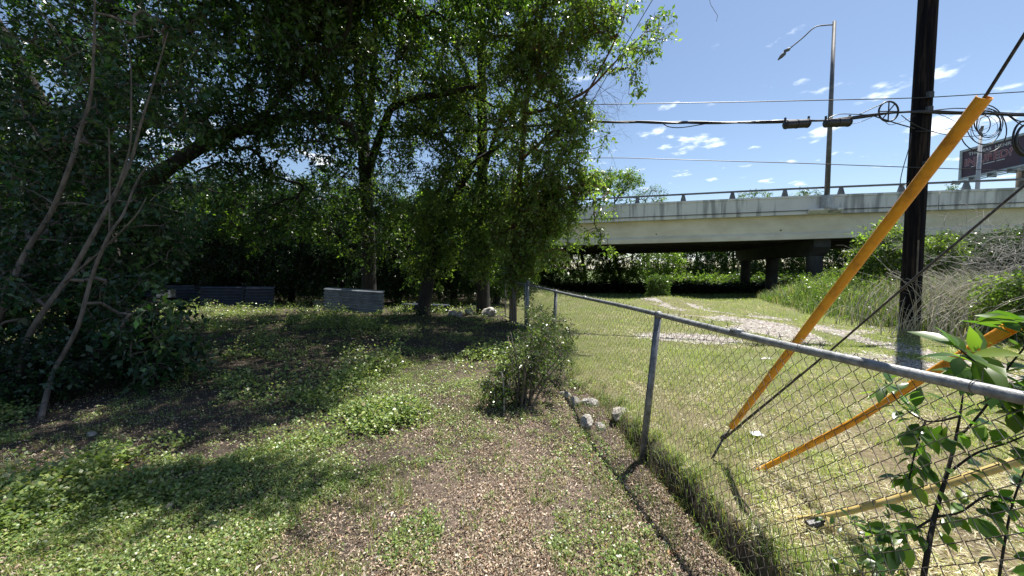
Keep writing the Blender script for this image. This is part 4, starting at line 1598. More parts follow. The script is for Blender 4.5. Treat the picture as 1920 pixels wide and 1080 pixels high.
t = thing('cable_coil', cC, 'thick black cable loop cut by the right edge of the picture', 'cable coil', 'cable coils on the bundle')
mb = MB()
for k, (rr_, rt) in enumerate(((.26, .026), (.31, .022), (.22, .012))):
    mb.torus(cC + np.array((.02 * k, .02 * k, .03 * k)), rr_, rt, ex_, ez_ * 1.35, 34, 6, 0, 2 * math.pi, .04, k + 5)
mb.tube(limb([cC + (0, 0, .4), P(1905, 225, fr - .3), P(1890, 213, fr - .3)], 8), .012, 5)
mb.build('coil', M_CABLE, t, smooth=True)
# thin slanting wire in front of the leafy crown
cable([P(1008, 370, 9.4), P(1110, 190, 9.0), P(1228, -8, 8.4), P(1400, -300, 7.6)], .008, 'slanting_wire', 'thin wire slanting down through the right side of the leafy crown', cat='wire', n=20)
cable([P(1325, -30, 6), P(1332, 8, 6), P(1346, 30, 6), P(1343, 40, 6)], .003, 'hanging_twig', 'tiny curled twig dangling from above at the top edge of the sky', mat=M_TWIG, cat='twig', n=14)

# ---------------------------------------------------------------- guy wires with guards
AN = G(1334, 862)


def strand(pts, rad, name, label):
    mb = MB()
    mb.tube(pts, rad, 6)
    return tag(mb.build(name, M_STEEL, None, smooth=True), label, 'guy wire', None)


# anchor rod with its eye
t = thing('guy_anchor', AN, 'dark steel anchor rod with thimble eyes holding the guy wires in the grass', 'anchor')
e0 = P(1356, 822, 3.03)
mb = MB()
mb.tube([AN - (0, 0, .2), AN, e0], [.010, .010, .009], 8)
mb.build('rod', M_STEEL, t, smooth=True)
mb = MB()
nn1, nn2 = unit(e0 - AN), np.array((.6, -.7, .2))
for k in range(3):
    mb.torus(e0 + nn1 * (.015 + .012 * k) + np.array((.012 * (k - 1), 0, 0)), .022, .0065, nn1, unit(np.cross(nn1, nn2)), 16, 5, seed=k)
mb.build('eye', M_STEEL, t, smooth=True)
g0, g1, g2 = P(1372, 800, 3.0), P(1846, 182, 1.38), P(1935, 40, 1.21)
gdir = unit(g1 - g0)
strand([e0, g0, g1 + gdir * .01, P(1925, 58, 1.25), P(2100, -250, 1.0), P(2600, -1100, .7)], .0055, 'guy_wire', 'steeper guy wire, emerging from the top of the long yellow guard')


def guard(pts, rad, name, label, mat, openv, wall=.003, arc=R(285), ends=None, seed=0):
    """half-pipe plastic guard, open along one side"""
    pts = np.asarray(pts, float)
    T = unit(np.gradient(pts, axis=0))
    secs = []
    n = 22
    for i, p in enumerate(pts):
        o_ = np.array(openv, float)
        o_ = unit(o_ - T[i] * np.dot(o_, T[i]))
        s_ = np.cross(T[i], o_)
        a = np.linspace(math.pi - arc / 2, math.pi + arc / 2, n)
        r_ = rad if np.isscalar(rad) else rad[i]
        outer = p + (np.cos(a) * r_)[:, None] * o_ + (np.sin(a) * r_)[:, None] * s_
        inner = p + (np.cos(a[::-1]) * (r_ - wall))[:, None] * o_ + (np.sin(a[::-1]) * (r_ - wall))[:, None] * s_
        secs.append(np.concatenate([outer, inner]))
    k = 2 * n
    V = np.concatenate(secs)
    Fc = []
    for i in range(len(secs) - 1):
        for j in range(k):
            j2 = (j + 1) % k
            Fc.append((i * k + j, i * k + j2, (i + 1) * k + j2, (i + 1) * k + j))
    for base_, fl in ((0, False), ((len(secs) - 1) * k, True)):
        for j in range(n - 1):
            f = (base_ + j, base_ + j + 1, base_ + k - 2 - j, base_ + k - 1 - j)
            Fc.append(f if fl else f[::-1])
    return mk(name, V, Fc, mat, None, smooth=False)


o = guard(np.linspace(g0, g1, 14), .0235, 'guy_guard', '', M_YEL, (.2, .9, .3), arc=R(300))
tag(o, 'long orange-yellow plastic guard on the steeper guy wire, reaching up past the utility pole', 'guy guard', 'yellow guards on the guy wires')
# second strand from the same anchor
strand([e0 + (.01, 0, 0), P(1400, 787, 2.75), P(1560, 655, 2.2), P(1740, 500, 1.85), P(1920, 348, 1.6), P(2400, -60, 1.2)], [.009, .009, .0055, .0055, .0055, .0055], 'guy_wire',
       'flatter guy wire leaving the same anchor, bare above the fence rail')
# second guard, kinked and split at its upper end
q0, q1, q2, q3 = P(1414, 887, 2.92), P(1600, 792, 2.35), P(1735, 708, 1.9), P(1898, 616, 1.52)
pts = limb([q0, q1, q2, q3], 16)
o = guard(pts, np.interp(np.linspace(0, 1, 16), [0, .8, 1], [.020, .025, .030]), 'guy_guard', '', M_YEL, (.3, .2, -.9), arc=R(250))
tag(o, 'bent orange-yellow plastic guard lying lower behind the fence, its split top end in the leaves', 'guy guard', 'yellow guards on the guy wires')
t = thing('guy_anchor', G(1400, 905), 'stubby dark anchor clamp at the low end of the bent yellow guard', 'anchor')
mb = MB()
mb.tube([G(1398, 908) - (0, 0, .1), G(1403, 900) + (0, 0, .01), q0], [.01, .012, .02], 8)
mb.build('rod', M_STEEL, t, smooth=True)
mb = MB()
mb.tube([q0 - unit(q1 - q0) * .05, q0 + unit(q1 - q0) * .015], [.026, .024], 10)
mb.build('clamp', M_STEEL, t)
# third, pale guard with its stub
p3 = limb([P(1478, 971, 2.3), P(1555, 966, 2.18), P(1640, 946, 2.05), P(1760, 912, 1.92), P(1860, 880, 1.84), P(2050, 820, 1.7)], 18)
t = thing('pale_pipe_rail', p3[3], 'faded pale yellow pipe leaning low in the grass on a short stub at bottom right', 'pipe')
mb = MB()
mb.tube(p3, np.interp(np.linspace(0, 1, 18), [0, .25, 1], [.006, .017, .022]), 12)
mb.build('pipe', M_YEL2, t, smooth=True)
s0 = P(1557, 968, 2.17)
mb = MB()
mb.tube([s0 - (0, 0, .005), (s0[0] - .01, s0[1] - .02, -.1)], [.022, .026], 12)
mb.build('stub', M_YEL2, t, smooth=True)
mb = MB()
c = P(1528, 982, 2.2)
mb.tube([c - (.045, 0, .01), c + (.04, 0, .012)], [.028, .022], 8)
mb.tube([c + (.035, 0, .012), c + (.085, -.01, .03)], [.008, .006], 6)
mb.build('fitting', M_STEEL, t)

# ---------------------------------------------------------------- chain-link fence
fence = thing('chain_link_fence', (1.17, 3.3, 0), 'sagging grey chain-link fence dividing the yard from the mown field', 'fence')
PY = [-2.6, .02, 3.3, 6.7, 9.4]


def top(y, z=1.2):
    return np.array((ft(y), y, z))


def on_mesh(y, z):
    """point of the leaning wire fabric"""
    k = np.clip(z / 1.2, -.1, 1.1)
    return fb(y) * (1 - k) + ft(y) * k


ys = np.linspace(-2.6, 9.4, 60)
mb = MB()
mb.tube([top(y, 1.2 + .008 * math.sin(y * 1.7) - .012 * math.sin((y - .02) / 3.3 * math.pi) ** 2) for y in ys], .0215, 14)
mb.build('top_rail', M_RAIL, fence, smooth=True)
for i, y in enumerate(PY):
    rr_ = .030 if y not in (9.4,) else .040
    a, b = np.array((fb(y) - .005, y, -.3)), np.array((ft(y), y, 1.195 if y != 9.4 else 1.27))
    mb = MB()
    mb.tube([a, (a * .5 + b * .5), b - (0, 0, .0)], rr_, 14)
    mb.build('post', M_GALV, fence, smooth=True)
    mb = MB()
    if y == 9.4:
        mb.tube([b, b + (0, 0, .02), b + (0, 0, .04)], [.045, .04, .015], 12)
    else:
        mb.tube([b - (0, 0, .03), b + (0, 0, .01), b + (0, 0, .028)], [.034, .034, .026], 12)
    mb.build('post_cap', M_GALV, fence, smooth=True)
for y in (1.0, 2.35, 5.2, 8.1):
    mb = MB()
    mb.tube([top(y - .04), top(y + .04)], .0228, 14)
    mb.build('rail_sleeve', M_RAIL, fence, smooth=True)


def fabric(y0, y1, fx, z0, z1, wob=1.0, a=.040):
    n = int((y1 - y0) / a)
    m = int((z1 - z0) / a)
    i = np.arange(n)[:, None]
    j = np.arange(m + 1)[None, :]
    z = z0 + j * a + 0 * i
    y = y0 + (i + ((i + j) % 2)) * a
    y = y + .012 * wob * np.sin(z * 5 + y * .9)
    x = fx(y, z) + .012 + .004 * np.where((i + j) % 2, 1, -1) + .022 * wob * (fbm(y, z, .55, 88) - .5) * 2 * (1 - z / 1.3)
    return np.stack([x, y, z], -1)


pt = fabric(-1.2, 9.36, on_mesh, -.02, 1.22)
FAB = segs(pt[:, :-1].reshape(-1, 3), pt[:, 1:].reshape(-1, 3), .0017, .0017, 4)
r = np.random.default_rng(3)
tp = pt[:, -1]
k = r.random(len(tp)) < .55
tp = tp[k]
V1 = segs(tp, tp + np.stack([r.normal(0, .006, len(tp)), r.normal(0, .012, len(tp)), r.uniform(.015, .04, len(tp))], 1), .0017, .001, 4)
V2 = segs(tp, tp + np.stack([r.normal(0, .006, len(tp)), r.normal(0, .02, len(tp)), r.uniform(.01, .03, len(tp))], 1), .0017, .001, 4)
V, Fc = merge(FAB, V1, V2)
mk('wire_fabric', V, Fc, M_WIRE, fence)
for y in (.5, 1.25, 1.9, 2.6, 4.1, 5.0, 5.9, 7.4):
    mb = MB()
    mb.torus(top(y), .024, .0018, (1, 0, 0), (0, 0, 1), 14, 4)
    mb.build('tie_wire', M_WIRE, fence)

# gate leaf continuing past the corner post
gate = thing('wire_gate', (.30, 9.6, 0), 'narrow chain-link gate panel beyond the corner post, backed by old boards', 'gate')
ga, gb = np.array((.34, 9.62, 0.)), np.array((-.22, 12.0, 0.))
mb = MB()
mb.tube([ga + (0, 0, .02), ga + (0, 0, 1.22)], .02, 10)
mb.tube([gb + (0, 0, .02), gb + (0, 0, 1.28)], .02, 10)
mb.tube([ga + (0, 0, 1.2), gb + (0, 0, 1.26)], .018, 10)
mb.tube([ga + (0, 0, .08), gb + (0, 0, .08)], .018, 10)
mb.build('frame', M_GALV, gate, smooth=True)
gl = np.linalg.norm(gb - ga)
n, m = int(gl / .04), 28
i = np.arange(n)[:, None]
j = np.arange(m + 1)[None, :]
uu = (i + ((i + j) % 2)) * .04 / gl
pt = ga + (gb - ga) * uu[..., None] + np.stack([0 * uu, 0 * uu, .08 + j * .04 + 0 * uu], -1)
V, Fc = segs(pt[:, :-1].reshape(-1, 3), pt[:, 1:].reshape(-1, 3), .0017, .0017, 3)
mk('wire_fabric', V, Fc, M_WIRE, gate)
mb = MB()
for z in (.55, .9):
    mb.torus(np.array((.38, 9.45, z)), .05, .012, (1, 0, 0), (0, 1, 0), 14, 5)
mb.build('hinge', M_STEEL, gate, smooth=True)
# old boards leaning at the gate
for k, (u, h_, w_, lean, lab) in enumerate(((.30, .95, .11, .10, 'grey weathered board leaning at the wire gate, nearest the corner post'),
                                           (.42, 1.05, .09, -.05, 'slim grey weathered board in the middle of the three at the wire gate'),
                                           (.55, 1.15, .14, .04, 'widest dark weathered board at the far end of the wire gate'))):
    c = ga + (gb - ga) * u + np.array((-.06, 0, 0))
    d = unit(gb - ga)
    mb = MB()
    p0 = lambda z, o_, hw: c + d * (hw + lean * z) + np.array((o_ - .03 * z, 0, z))
    mb.loft([[p0(z, -.012, -w_ / 2), p0(z, -.012, w_ / 2), p0(z, .012, w_ / 2), p0(z, .012, -w_ / 2)] for z in (-.02, h_ * .4, h_ * .8, h_)])
    o = mb.build('old_board', M_PLANK)
    tag(o, lab, 'board', 'boards leaning at the gate')

# ---------------------------------------------------------------- corrugated sheets at the back of the yard
def sheet(pl, pr, h_, label, mat, tilt=.12, rib=.125, amp=.040, dip=0):
    pl, pr = np.array(pl, float), np.array(pr, float)
    d = pr - pl
    nrm = unit(np.array((d[1], -d[0], 0.)))
    nz_ = int(h_ / rib * 8)
    z = np.linspace(0, h_, nz_)
    off = amp * np.sin(z / rib * 2 * math.pi)
    cols_ = 14
    V = []
    for s_ in (-.0012, .0012):
        for i in range(cols_):
            u = i / (cols_ - 1)
            b_ = pl + d * u
            warp = .02 * math.sin(u * 4 + h_)
            for q, zz in enumerate(z):
                p_ = b_ + nrm * (off[q] + s_ - tilt * zz + warp * zz)
                V.append((p_[0], p_[1], p_[2] + zz))
    V = np.array(V)
    k = cols_ * nz_
    Fc = []
    for i in range(cols_ - 1):
        for j in range(nz_ - 1):
            a = i * nz_ + j
            Fc.append((a, a + nz_, a + nz_ + 1, a + 1))
            Fc.append((k + a, k + a + 1, k + a + nz_ + 1, k + a + nz_))
    for j in range(nz_ - 1):
        for a in (j, (cols_ - 1) * nz_ + j):
            Fc.append((a, a + 1, k + a + 1, k + a))
    for i in range(cols_ - 1):
        for a in (i * nz_, i * nz_ + nz_ - 1):
            Fc.append((a, a + nz_, k + a + nz_, k + a))
    o = mk('corrugated_sheet', V, Fc, mat, None, smooth=True)
    return tag(o, label, 'corrugated sheet', 'corrugated sheets along the back of the yard')


def gp(px, d, z=-.02):
    return np.array(((px - 960) / F * d, d, z))


sheet(gp(604, 14.3, .03), gp(716, 13.4, -.05), .86, 'upright light grey corrugated sheet standing alone in the middle of the back of the yard', M_CORR)
sheet(gp(456, 15.9), gp(510, 15.6), .86, 'dim blue-grey corrugated sheet at the right end of the long dark row', M_CORR2)
sheet(gp(370, 16.5), gp(454, 16.2), .84, 'dim corrugated sheet in the middle of the long dark row', M_CORR2)
sheet(gp(300, 17.2), gp(368, 16.9), .86, 'dim corrugated sheet directly right of the white block', M_CORR2)
sheet(gp(222, 17.8, .3), gp(300, 17.6, .28), .7, 'dim corrugated sheet behind the white block beside the massive trunk', M_CORR2)
sheet(gp(752, 13.9), gp(802, 13.7), .34, 'low blue corrugated strip right of the upright sheet', M_CORR2)
sheet(gp(805, 13.6), gp(842, 13.5), .33, 'low dark corrugated strip left of the pale rubble', M_CORR2)


# ---------------------------------------------------------------- rocks
def rock(c, s, seed, name, label, cat='rock', group=None, mat=M_ROCK, flat=(1, .8, .6), boxy=0):
    r_ = np.random.default_rng(seed)
    nu, nv = 16, 10
    V = [(0, 0, -1)]
    for i in range(1, nv):
        th = math.pi * i / nv
        for j in range(nu):
            ph = 2 * math.pi * j / nu
            V.append((math.sin(th) * math.cos(ph), math.sin(th) * math.sin(ph), -math.cos(th)))
    V.append((0, 0, 1))
    V = np.array(V)
    dirs = unit(r_.normal(size=(9, 3)))
    dd = r_.uniform(.55, .9, 9)
    for q, e_ in zip(dirs, dd):                          # cut flat facets
        k_ = V @ q
        ov = np.maximum(k_ - e_, 0)
        V = V - ov[:, None] * q * .92
    V = V * (1 + .05 * r_.normal(size=(len(V), 1)))
    a = r_.uniform(0, 6.28)
    V = V * np.array(flat) * s
    Rz = np.array(((math.cos(a), -math.sin(a), 0), (math.sin(a), math.cos(a), 0), (0, 0, 1)))
    V = V @ Rz.T + np.array(c)
    Fc = [(0, 1 + (j + 1) % nu, 1 + j) for j in range(nu)]
    for i in range(nv - 2):
        for j in range(nu):
            j2 = (j + 1) % nu
            Fc.append((1 + i * nu + j, 1 + i * nu + j2, 1 + (i + 1) * nu + j2, 1 + (i + 1) * nu + j))
    l = len(V) - 1
    Fc += [(l, l - nu + j, l - nu + (j + 1) % nu) for j in range(nu)]
    o = mk(name, V, Fc, mat, None)
    return tag(o, label, cat, group)


def on_ground(px, py):
    p = G(px, py, 0)
    for _ in range(6):
        p = G(px, py, float(H(p[0], p[1])))
    return p


for i, (px, py, s, fl, lab) in enumerate((
        (1060, 742, .085, (1.1, .7, .6), 'pale rock topping the fence-side rock row, furthest from the camera'),
        (1076, 757, .095, (.8, .9, .8), 'rounded whitish rock just below the topmost rock of the row'),
        (1104, 757, .10, (1.2, .7, .6), 'grey jagged rock to the right of the rounded whitish rock'),
        (1100, 795, .13, (1.3, .55, .55), 'long pale rock lying lowest and furthest left of the fence-side rocks'),
        (1124, 803, .08, (.9, .8, .7), 'small greyish rock touching the right end of the long pale rock'),
        (1160, 778, .15, (1.3, .5, .5), 'long flat grey rock lying against the fence wire'))):
    c = on_ground(px, py)
    rock(c + (0, 0, s * .10), s * .98, 400 + i, 'rock', lab, 'rock', 'rocks beside the fence', flat=fl)
for i, (px, py, s, lab) in enumerate((
        (1151, 969, .028, 'small oval tan stone lying in the bare leaf litter'),
        (890, 956, .022, 'small white pebble at the edge of the clover near the bottom middle'),
        (708, 1049, .022, 'white pebble lying low in the clover at the bottom'),
        (722, 948, .018, 'tiny white pebble in the middle of the clover patch'),
        (172, 816, .05, 'white stone alone on the shaded dirt at left'),
        (318, 952, .035, 'grey-white stone in the clover at lower left'),
        (1062, 886, .024, 'pinkish pebble between the rocks and the fence post'),
        (1043, 862, .03, 'flat grey stone left of the fence post in the litter'))):
    c = on_ground(px, py)
    rock(c + (0, 0, s * .3), s, 430 + i, 'pebble', lab, 'stone', 'loose stones in the yard', flat=(1.2, .8, .55))
for i, (px, py, s, lab) in enumerate((
        (848, 592, .22, 'pale rubble stone at the right end of the low strips'),
        (862, 594, .16, 'small pale rubble stone at the foot of the back fence line'),
        (879, 590, .24, 'bluish rubble stone between the pale rubble and the straight trunk'),
        (915, 592, .30, 'broad grey block right of the straight trunk'),
        (597, 572, .22, 'grey stone leaning at the left edge of the upright sheet'),
        (277, 560, .16, 'small bright stone under the white block'),
        (308, 562, .14, 'little white stone right below the white block'))):
    c = on_ground(px, py)
    rock(c + (0, 0, s * .4), s, 450 + i, 'rubble_stone', lab, 'stone', 'rubble along the back of the yard')
c = gp(310, 16.4, .34)
mb = MB()
mb.box(c, .62, .3, .33, .1, .03)
o = mb.build('white_block', M_ROCK)
tag(o, 'whitish rectangular stone block resting in front of the dim sheets', 'block')
mb = MB()
mb.box(gp(300, 16.4, -.03), .8, .5, .365, .05, .04)
o = mb.build('stone_base', M_BARK)
tag(o, 'dark stone heap carrying the whitish block', 'stone')
# scraps
c = on_ground(1418, 818)
r = np.random.default_rng(70)
gg = [(i, j) for i in range(7) for j in range(7)]
V = np.array([(c[0] + (i - 3) * .018 + r.normal(0, .002), c[1] + (j - 3) * .014, c[2] + .02 + abs(r.normal(0, .011))) for i, j in gg])
Vb = V - np.array((0, 0, .002))
Fc = [(i * 7 + j, (i + 1) * 7 + j, (i + 1) * 7 + j + 1, i * 7 + j + 1) for i in range(6) for j in range(6)]
Fb = [tuple(49 + q for q in f[::-1]) for f in Fc]
o = mk('plastic_scrap', np.concatenate([V, Vb]), Fc + Fb, M_WHITE)
tag(o, 'crumpled white plastic scrap in the grass behind the fence', 'litter')
c = on_ground(1252, 1045)
V, Fc = leaf8(np.array([c + (0, 0, .012)]), np.array([(.8, .3, .35)]), np.array([(0, .3, 1.)]), .075, .055, .3, .3)
o = mk('fallen_leaf', V, Fc, leaf_mat('tan_leaf', .15, .7), None, np.tile((.50, .27, .14), (len(V), 1)))
tag(o, 'large curled orange-tan fallen leaf on the litter near the bottom edge', 'leaf')
# dead forked stick standing in the bush
b = G(945, 770)
mb = MB()
mb.tube(limb([b - (0, 0, .05), b + (.0, .05, .2), b + (-.03, .1, .42)], 8), [.012] * 8, 6)
mb.tube(limb([b + (0, .05, .1), b + (.05, .06, .22), b + (.06, .08, .36)], 8), [.007] * 8, 6)
o = mb.build('dead_stick', M_DRY, None, smooth=True)
tag(o, 'pale forked dead stick standing at the left side of the leggy bush', 'stick')

# ---------------------------------------------------------------- sapling in the right foreground
def sapling():
    r_ = np.random.default_rng(500)
    base = G(1722, 1150)
    root = thing('vine_sapling', base, 'large-leaved sapling climbing behind the fence wire in the bottom right corner', 'plant')
    stems = [
        [G(1722, 1150) , P(1735, 1060, 1.45), P(1752, 970, 1.5), P(1775, 890, 1.52), P(1790, 830, 1.55), P(1800, 780, 1.58), P(1806, 735, 1.6)],
        [P(1775, 890, 1.52), P(1830, 850, 1.45), P(1890, 830, 1.4), P(1960, 800, 1.35)],
        [P(1790, 830, 1.55), P(1850, 760, 1.5), P(1890, 690, 1.45), P(1925, 645, 1.42), P(1940, 600, 1.4)],
        [P(1800, 780, 1.58), P(1740, 790, 1.65), P(1690, 760, 1.7), P(1660, 715, 1.72)],
        [P(1752, 970, 1.5), P(1700, 1000, 1.5), P(1660, 1010, 1.52)],
        [P(1850, 760, 1.5), P(1900, 740, 1.45), P(1980, 720, 1.4)],
        [P(1870, 730, 1.5), P(1840, 690, 1.45), P(1800, 655, 1.42)],
        [G(1860, 1180), P(1880, 1040, 1.4), P(1900, 940, 1.42), P(1935, 850, 1.4)],
        [P(1752, 970, 1.5), P(1800, 960, 1.45), P(1850, 930, 1.4), P(1900, 940, 1.38)],
        [P(1735, 790, 1.65), P(1715, 850, 1.62), P(1705, 900, 1.6)]]
    mb = MB()
    pts, dirs = [], []
    for i, s_ in enumerate(stems):
        q = limb(s_, 16)
        mb.tube(q, np.linspace(.011 if i == 0 else .005, .0025, 16), 6)
        d_ = np.gradient(q, axis=0)
        st = 4 if i == 0 else 2
        for k in range(st, 16):
            for _ in range(3 if i in (2, 5) else 2 if i != 0 else 1):
                pts.append(q[k] + r_.normal(0, .006, 3))
                dirs.append(d_[k])
    pts, dirs = np.array(pts), unit(np.array(dirs))
    n = len(pts)
    side = unit(np.cross(dirs, r_.normal(size=(n, 3))))
    D = unit(dirs * .5 + side * .9 + np.array((0, 0, -.35)) + r_.normal(0, .2, (n, 3)))
    p1 = pts + D * .03
    V, Fc = segs(pts, p1, .0013, .001, 3)
    mb.add(V, Fc)
    mb.build('stem', M_BARK, root, smooth=True)
    N = unit(np.array((0, -.2, 1.)) + r_.normal(0, .35, (n, 3)))
    L = r_.uniform(.055, .105, n) * np.where(pts[:, 2] > 1.1, 1.35, 1.0)
    V, Fc = leaf8(p1, D, N, L, L * r_.uniform(.42, .55, n), .22, .12)
    c = mixcol(r_, n, [(.075, .15, .022), (.10, .19, .03), (.05, .105, .02), (.17, .26, .045)], [4, 3, 2, 1.6])
    mk('foliage', V, Fc, M_LEAF, root, np.repeat(c, 15, 0), smooth=True)
    # a second plant low down at the fence foot
    base = G(1640, 1110)
    root = thing('broadleaf_weed', base, 'low dark broad-leaved weed at the foot of the fence near the bottom edge', 'plant')
    mb = MB()
    pts, dirs = [], []
    for i in range(13):
        a = r_.uniform(-1.2, 1.2)
        t_ = base + np.array((a * .28, r_.uniform(-.2, .25), r_.uniform(.08, .26)))
        q = limb([base + r_.normal(0, .03, 3) * (1, 1, 0), (base + t_) / 2 + (0, 0, .05), t_], 9)
        mb.tube(q, np.linspace(.003, .0015, 9), 5)
        d_ = np.gradient(q, axis=0)
        for k in range(3, 9):
            for _ in range(2):
                pts.append(q[k])
                dirs.append(d_[k])
    mb.build('stem', M_BARK2, root, smooth=True)
    pts, dirs = np.array(pts), unit(np.array(dirs))
    n = len(pts)
    D = unit(dirs * .4 + unit(np.cross(dirs, r_.normal(size=(n, 3)))) + np.array((0, 0, -.1)))
    N = unit(np.array((0, -.1, 1.)) + r_.normal(0, .3, (n, 3)))
    L = r_.uniform(.03, .065, n)
    V, Fc = leaf8(pts, D, N, L, L * .5, .2, .12)
    c = mixcol(r_, n, [(.05, .10, .025), (.07, .13, .03), (.04, .08, .02)], [3, 2, 2])
    mk('foliage', V, Fc, M_LEAF, root, np.repeat(c, 15, 0), smooth=True)


sapling()

# ---------------------------------------------------------------- wild growth around the pole
def tall_growth():
    # green tall grass right of the track
    r_ = np.random.default_rng(600)
    n = 34000
    x = r_.uniform(9.2, 24, n)
    y = r_.uniform(6.8, 20, n)
    edge = np.interp(y, [6.5, 8, 9.5, 11, 13, 16, 20], [11.5, 10.6, 9.9, 10.0, 10.4, 11.2, 13])
    k = (x > edge + .8 * (fbm(x, y, .9, 5) - .5))
    k &= r_.random(n) < np.clip(1.6 - (y - 8) / 14, .25, 1)
    x, y = x[k], y[k]
    n = len(x)
    hh = np.interp(x - np.interp(y, [6.5, 8, 9.5, 11, 13, 16, 20], [11.5, 10.6, 9.9, 10.0, 10.4, 11.2, 13]), [0, 1.2, 3], [.35, .85, 1.25]) * r_.uniform(.55, 1.2, n)
    c = mixcol(r_, n, [(.11, .18, .045), (.18, .26, .07), (.06, .11, .03), (.42, .39, .26)], [4, 3, 3, 1.8])
    blades(x, y, r_, hh, r_.uniform(.010, .022, n), c, .55, 'tall_grass', M_GRASS, 'tall wild green grass growing around the foot of the utility pole')
    n = 1500
    x = r_.uniform(9.4, 20, n)
    y = r_.uniform(8.4, 17, n)
    edge = np.interp(y, [6.5, 8, 9.5, 11, 13, 16, 20], [11.5, 10.6, 9.9, 10.0, 10.4, 11.2, 13])
    k = (x > edge + .2) & (fbm(x, y, 1.5, 41) > .44)
    x, y = x[k], y[k]
    z = H(x, y) + r_.uniform(.1, 1.0, len(x)) * np.clip((x - edge[k]) * .9, .25, 1)
    tv, V, Fc, cc = sprays(np.stack([x, y, z], 1), (13, 14, -3), r_, 4, 7, .28, .075, .03, .3, *LC_LIGHT)
    o = mk('leafy_weeds', V, Fc, M_LEAF, None, cc)
    tag(o, 'knee-high leafy weeds mixed into the tall grass around the pole', None, None, 'stuff')
    # dry reeds: pale arching stalks
    A, B, C = [], [], []
    cents = [(P(1880, 630, 9.2)[:1][0], 9.2, 1.0, 150, (-.6, .2)), (P(1800, 620, 9.4)[0], 9.4, .8, 90, (-.6, .1)), (P(1735, 600, 9.6)[0], 9.55, .5, 50, (.1, 0)), (P(1760, 640, 8.6)[0], 8.6, .9, 60, (.5, -.3)), (P(1830, 560, 10.6)[0], 10.6, 1.2, 120, (-.4, .0)),
             (P(1640, 600, 10.5)[0], 10.5, 1.0, 60, (.3, -.2)), (P(1700, 610, 9.0)[0], 9.0, .7, 30, (-.5, -.2)), (P(1850, 600, 9.0)[0], 8.9, 1.2, 90, (-.6, .1))]
    for cx_, cy_, sp, m, (lx, ly) in cents:
        for i in range(m):
            x0, y0 = cx_ + r_.normal(0, sp * .5), cy_ + r_.normal(0, .35)
            h_ = r_.uniform(.5, 2.0)
            l_ = r_.uniform(.2, 1.3) * h_
            bx_, by_ = lx * l_ + r_.normal(0, .22), ly * l_ + r_.normal(0, .22)
            p = np.array((x0, y0, float(H(x0, y0))))
            rad0 = r_.uniform(.6, 1.5)
            prev = p
            for k_ in range(1, 7):
                t_ = k_ / 6
                q = p + np.array((bx_ * t_ ** 1.7, by_ * t_ ** 1.7, h_ * (t_ - .22 * t_ ** 3)))
                A.append(prev)
                B.append(q)
                C.append(.0080 * rad0 * (1 - .6 * t_))
                prev = q
    V, Fc = segs(A, B, np.array(C) * 1.1, np.array(C), 3)
    o = mk('dry_reeds', V, Fc, M_DRY)
    tag(o, 'bleached arching dry reeds in the wild growth right of the utility pole', None, None, 'stuff')


tall_growth()


def bush(name, px, d, zc, rx, rz, n, label, lc=LC_LIGHT, leaf=(.09, .045), seed=0, tl=.35, cat='bush', group=None, z0=0, h0=None, ry=None, nt_=5, nl=7, dens=2.4):
    b_ = np.array(((px - 960) / F * d, d, z0))
    b_[2] = float(H(b_[0], b_[1]))
    rr = np.random.default_rng(seed)
    lm_ = []
    for i in range(5):
        t_ = b_ + np.array((rr.normal(0, rx * .5), rr.normal(0, rx * .25), zc + rz * .4))
        lm_.append(([b_ - (0, 0, .05), (b_ + t_) / 2 + (rr.normal(0, .1), 0, .1), t_], [.03, .02, .01]))
    return tree(name, b_, label, lm_, [(b_[0], b_[1], b_[2] + zc, rx, ry or rx * .7, rz, n)], leaf, lc, seed, nt_=nt_, nl=nl, tl=tl, cat=cat, group=group,
                mat=M_SHRUB if lc is LC_DARK else M_LEAF, part='foliage', stem='stems', bark=M_BARK2, edge=False, gaps=False, light=False, dens=dens)


bush('wild_bush', 1660, 15, 1.9, 1.2, 1.2, 75, 'large-leaved green bush tucked between the long yellow guard and the pole', LC_LIGHT, (.15, .075), 701, .4)
bush('wild_bush', 1762, 12.5, 1.85, .6, .65, 50, 'rounded light green bush just right of the utility pole', LC_LIGHT, (.09, .035), 702, .3)
bush('wild_bush', 1925, 8.2, .8, .8, .6, 70, 'bright green leafy bush at the right edge above the bent guard', LC_BRIGHT, (.08, .045), 703, .3)
bush('wild_bush', 1610, 17.5, .8, 1.5, .8, 150, 'low green bush at the overpass shadow, left of the tall grass', LC_LIGHT, (.09, .04), 704, .35)
bush('wild_bush', 1880, 13, .6, 2.0, .5, 130, 'wide green bush behind the dry reeds', LC_BRIGHT, (.09, .04), 705, .35)
# dark wood right of the overpass columns
for i, (px, d, h_, w_, lab) in enumerate(((1680, 21.5, 3.9, 2.2, 'dark tree crown under the overpass just left of the utility pole'),
                                         (1790, 21, 3.9, 2.6, 'dark tree crown under the overpass right of the utility pole'),
                                         (1880, 19.5, 3.9, 2.4, 'dark tree crown under the overpass near the right edge'),
                                         (1975, 18, 4.1, 2.4, 'dark tree crown cut by the right edge'))):
    b_ = np.array(((px - 960) / F * d, d, -.3))
    tree('shaded_tree', b_, lab, [([b_, b_ + (.1, 0, 1.2), b_ + (-.1, 0, 2.4), b_ + (.2, 0, h_ * .9)], [.14, .11, .08, .04])],
         [(b_[0], b_[1], h_ * .5, w_, 1.5, h_ * .42, 190)], (.12, .055), LC_DARK, 720 + i, tl=.45, group='trees at the edge of the overpass', edge=False, gaps=False, light=False, mat=M_SHRUB)
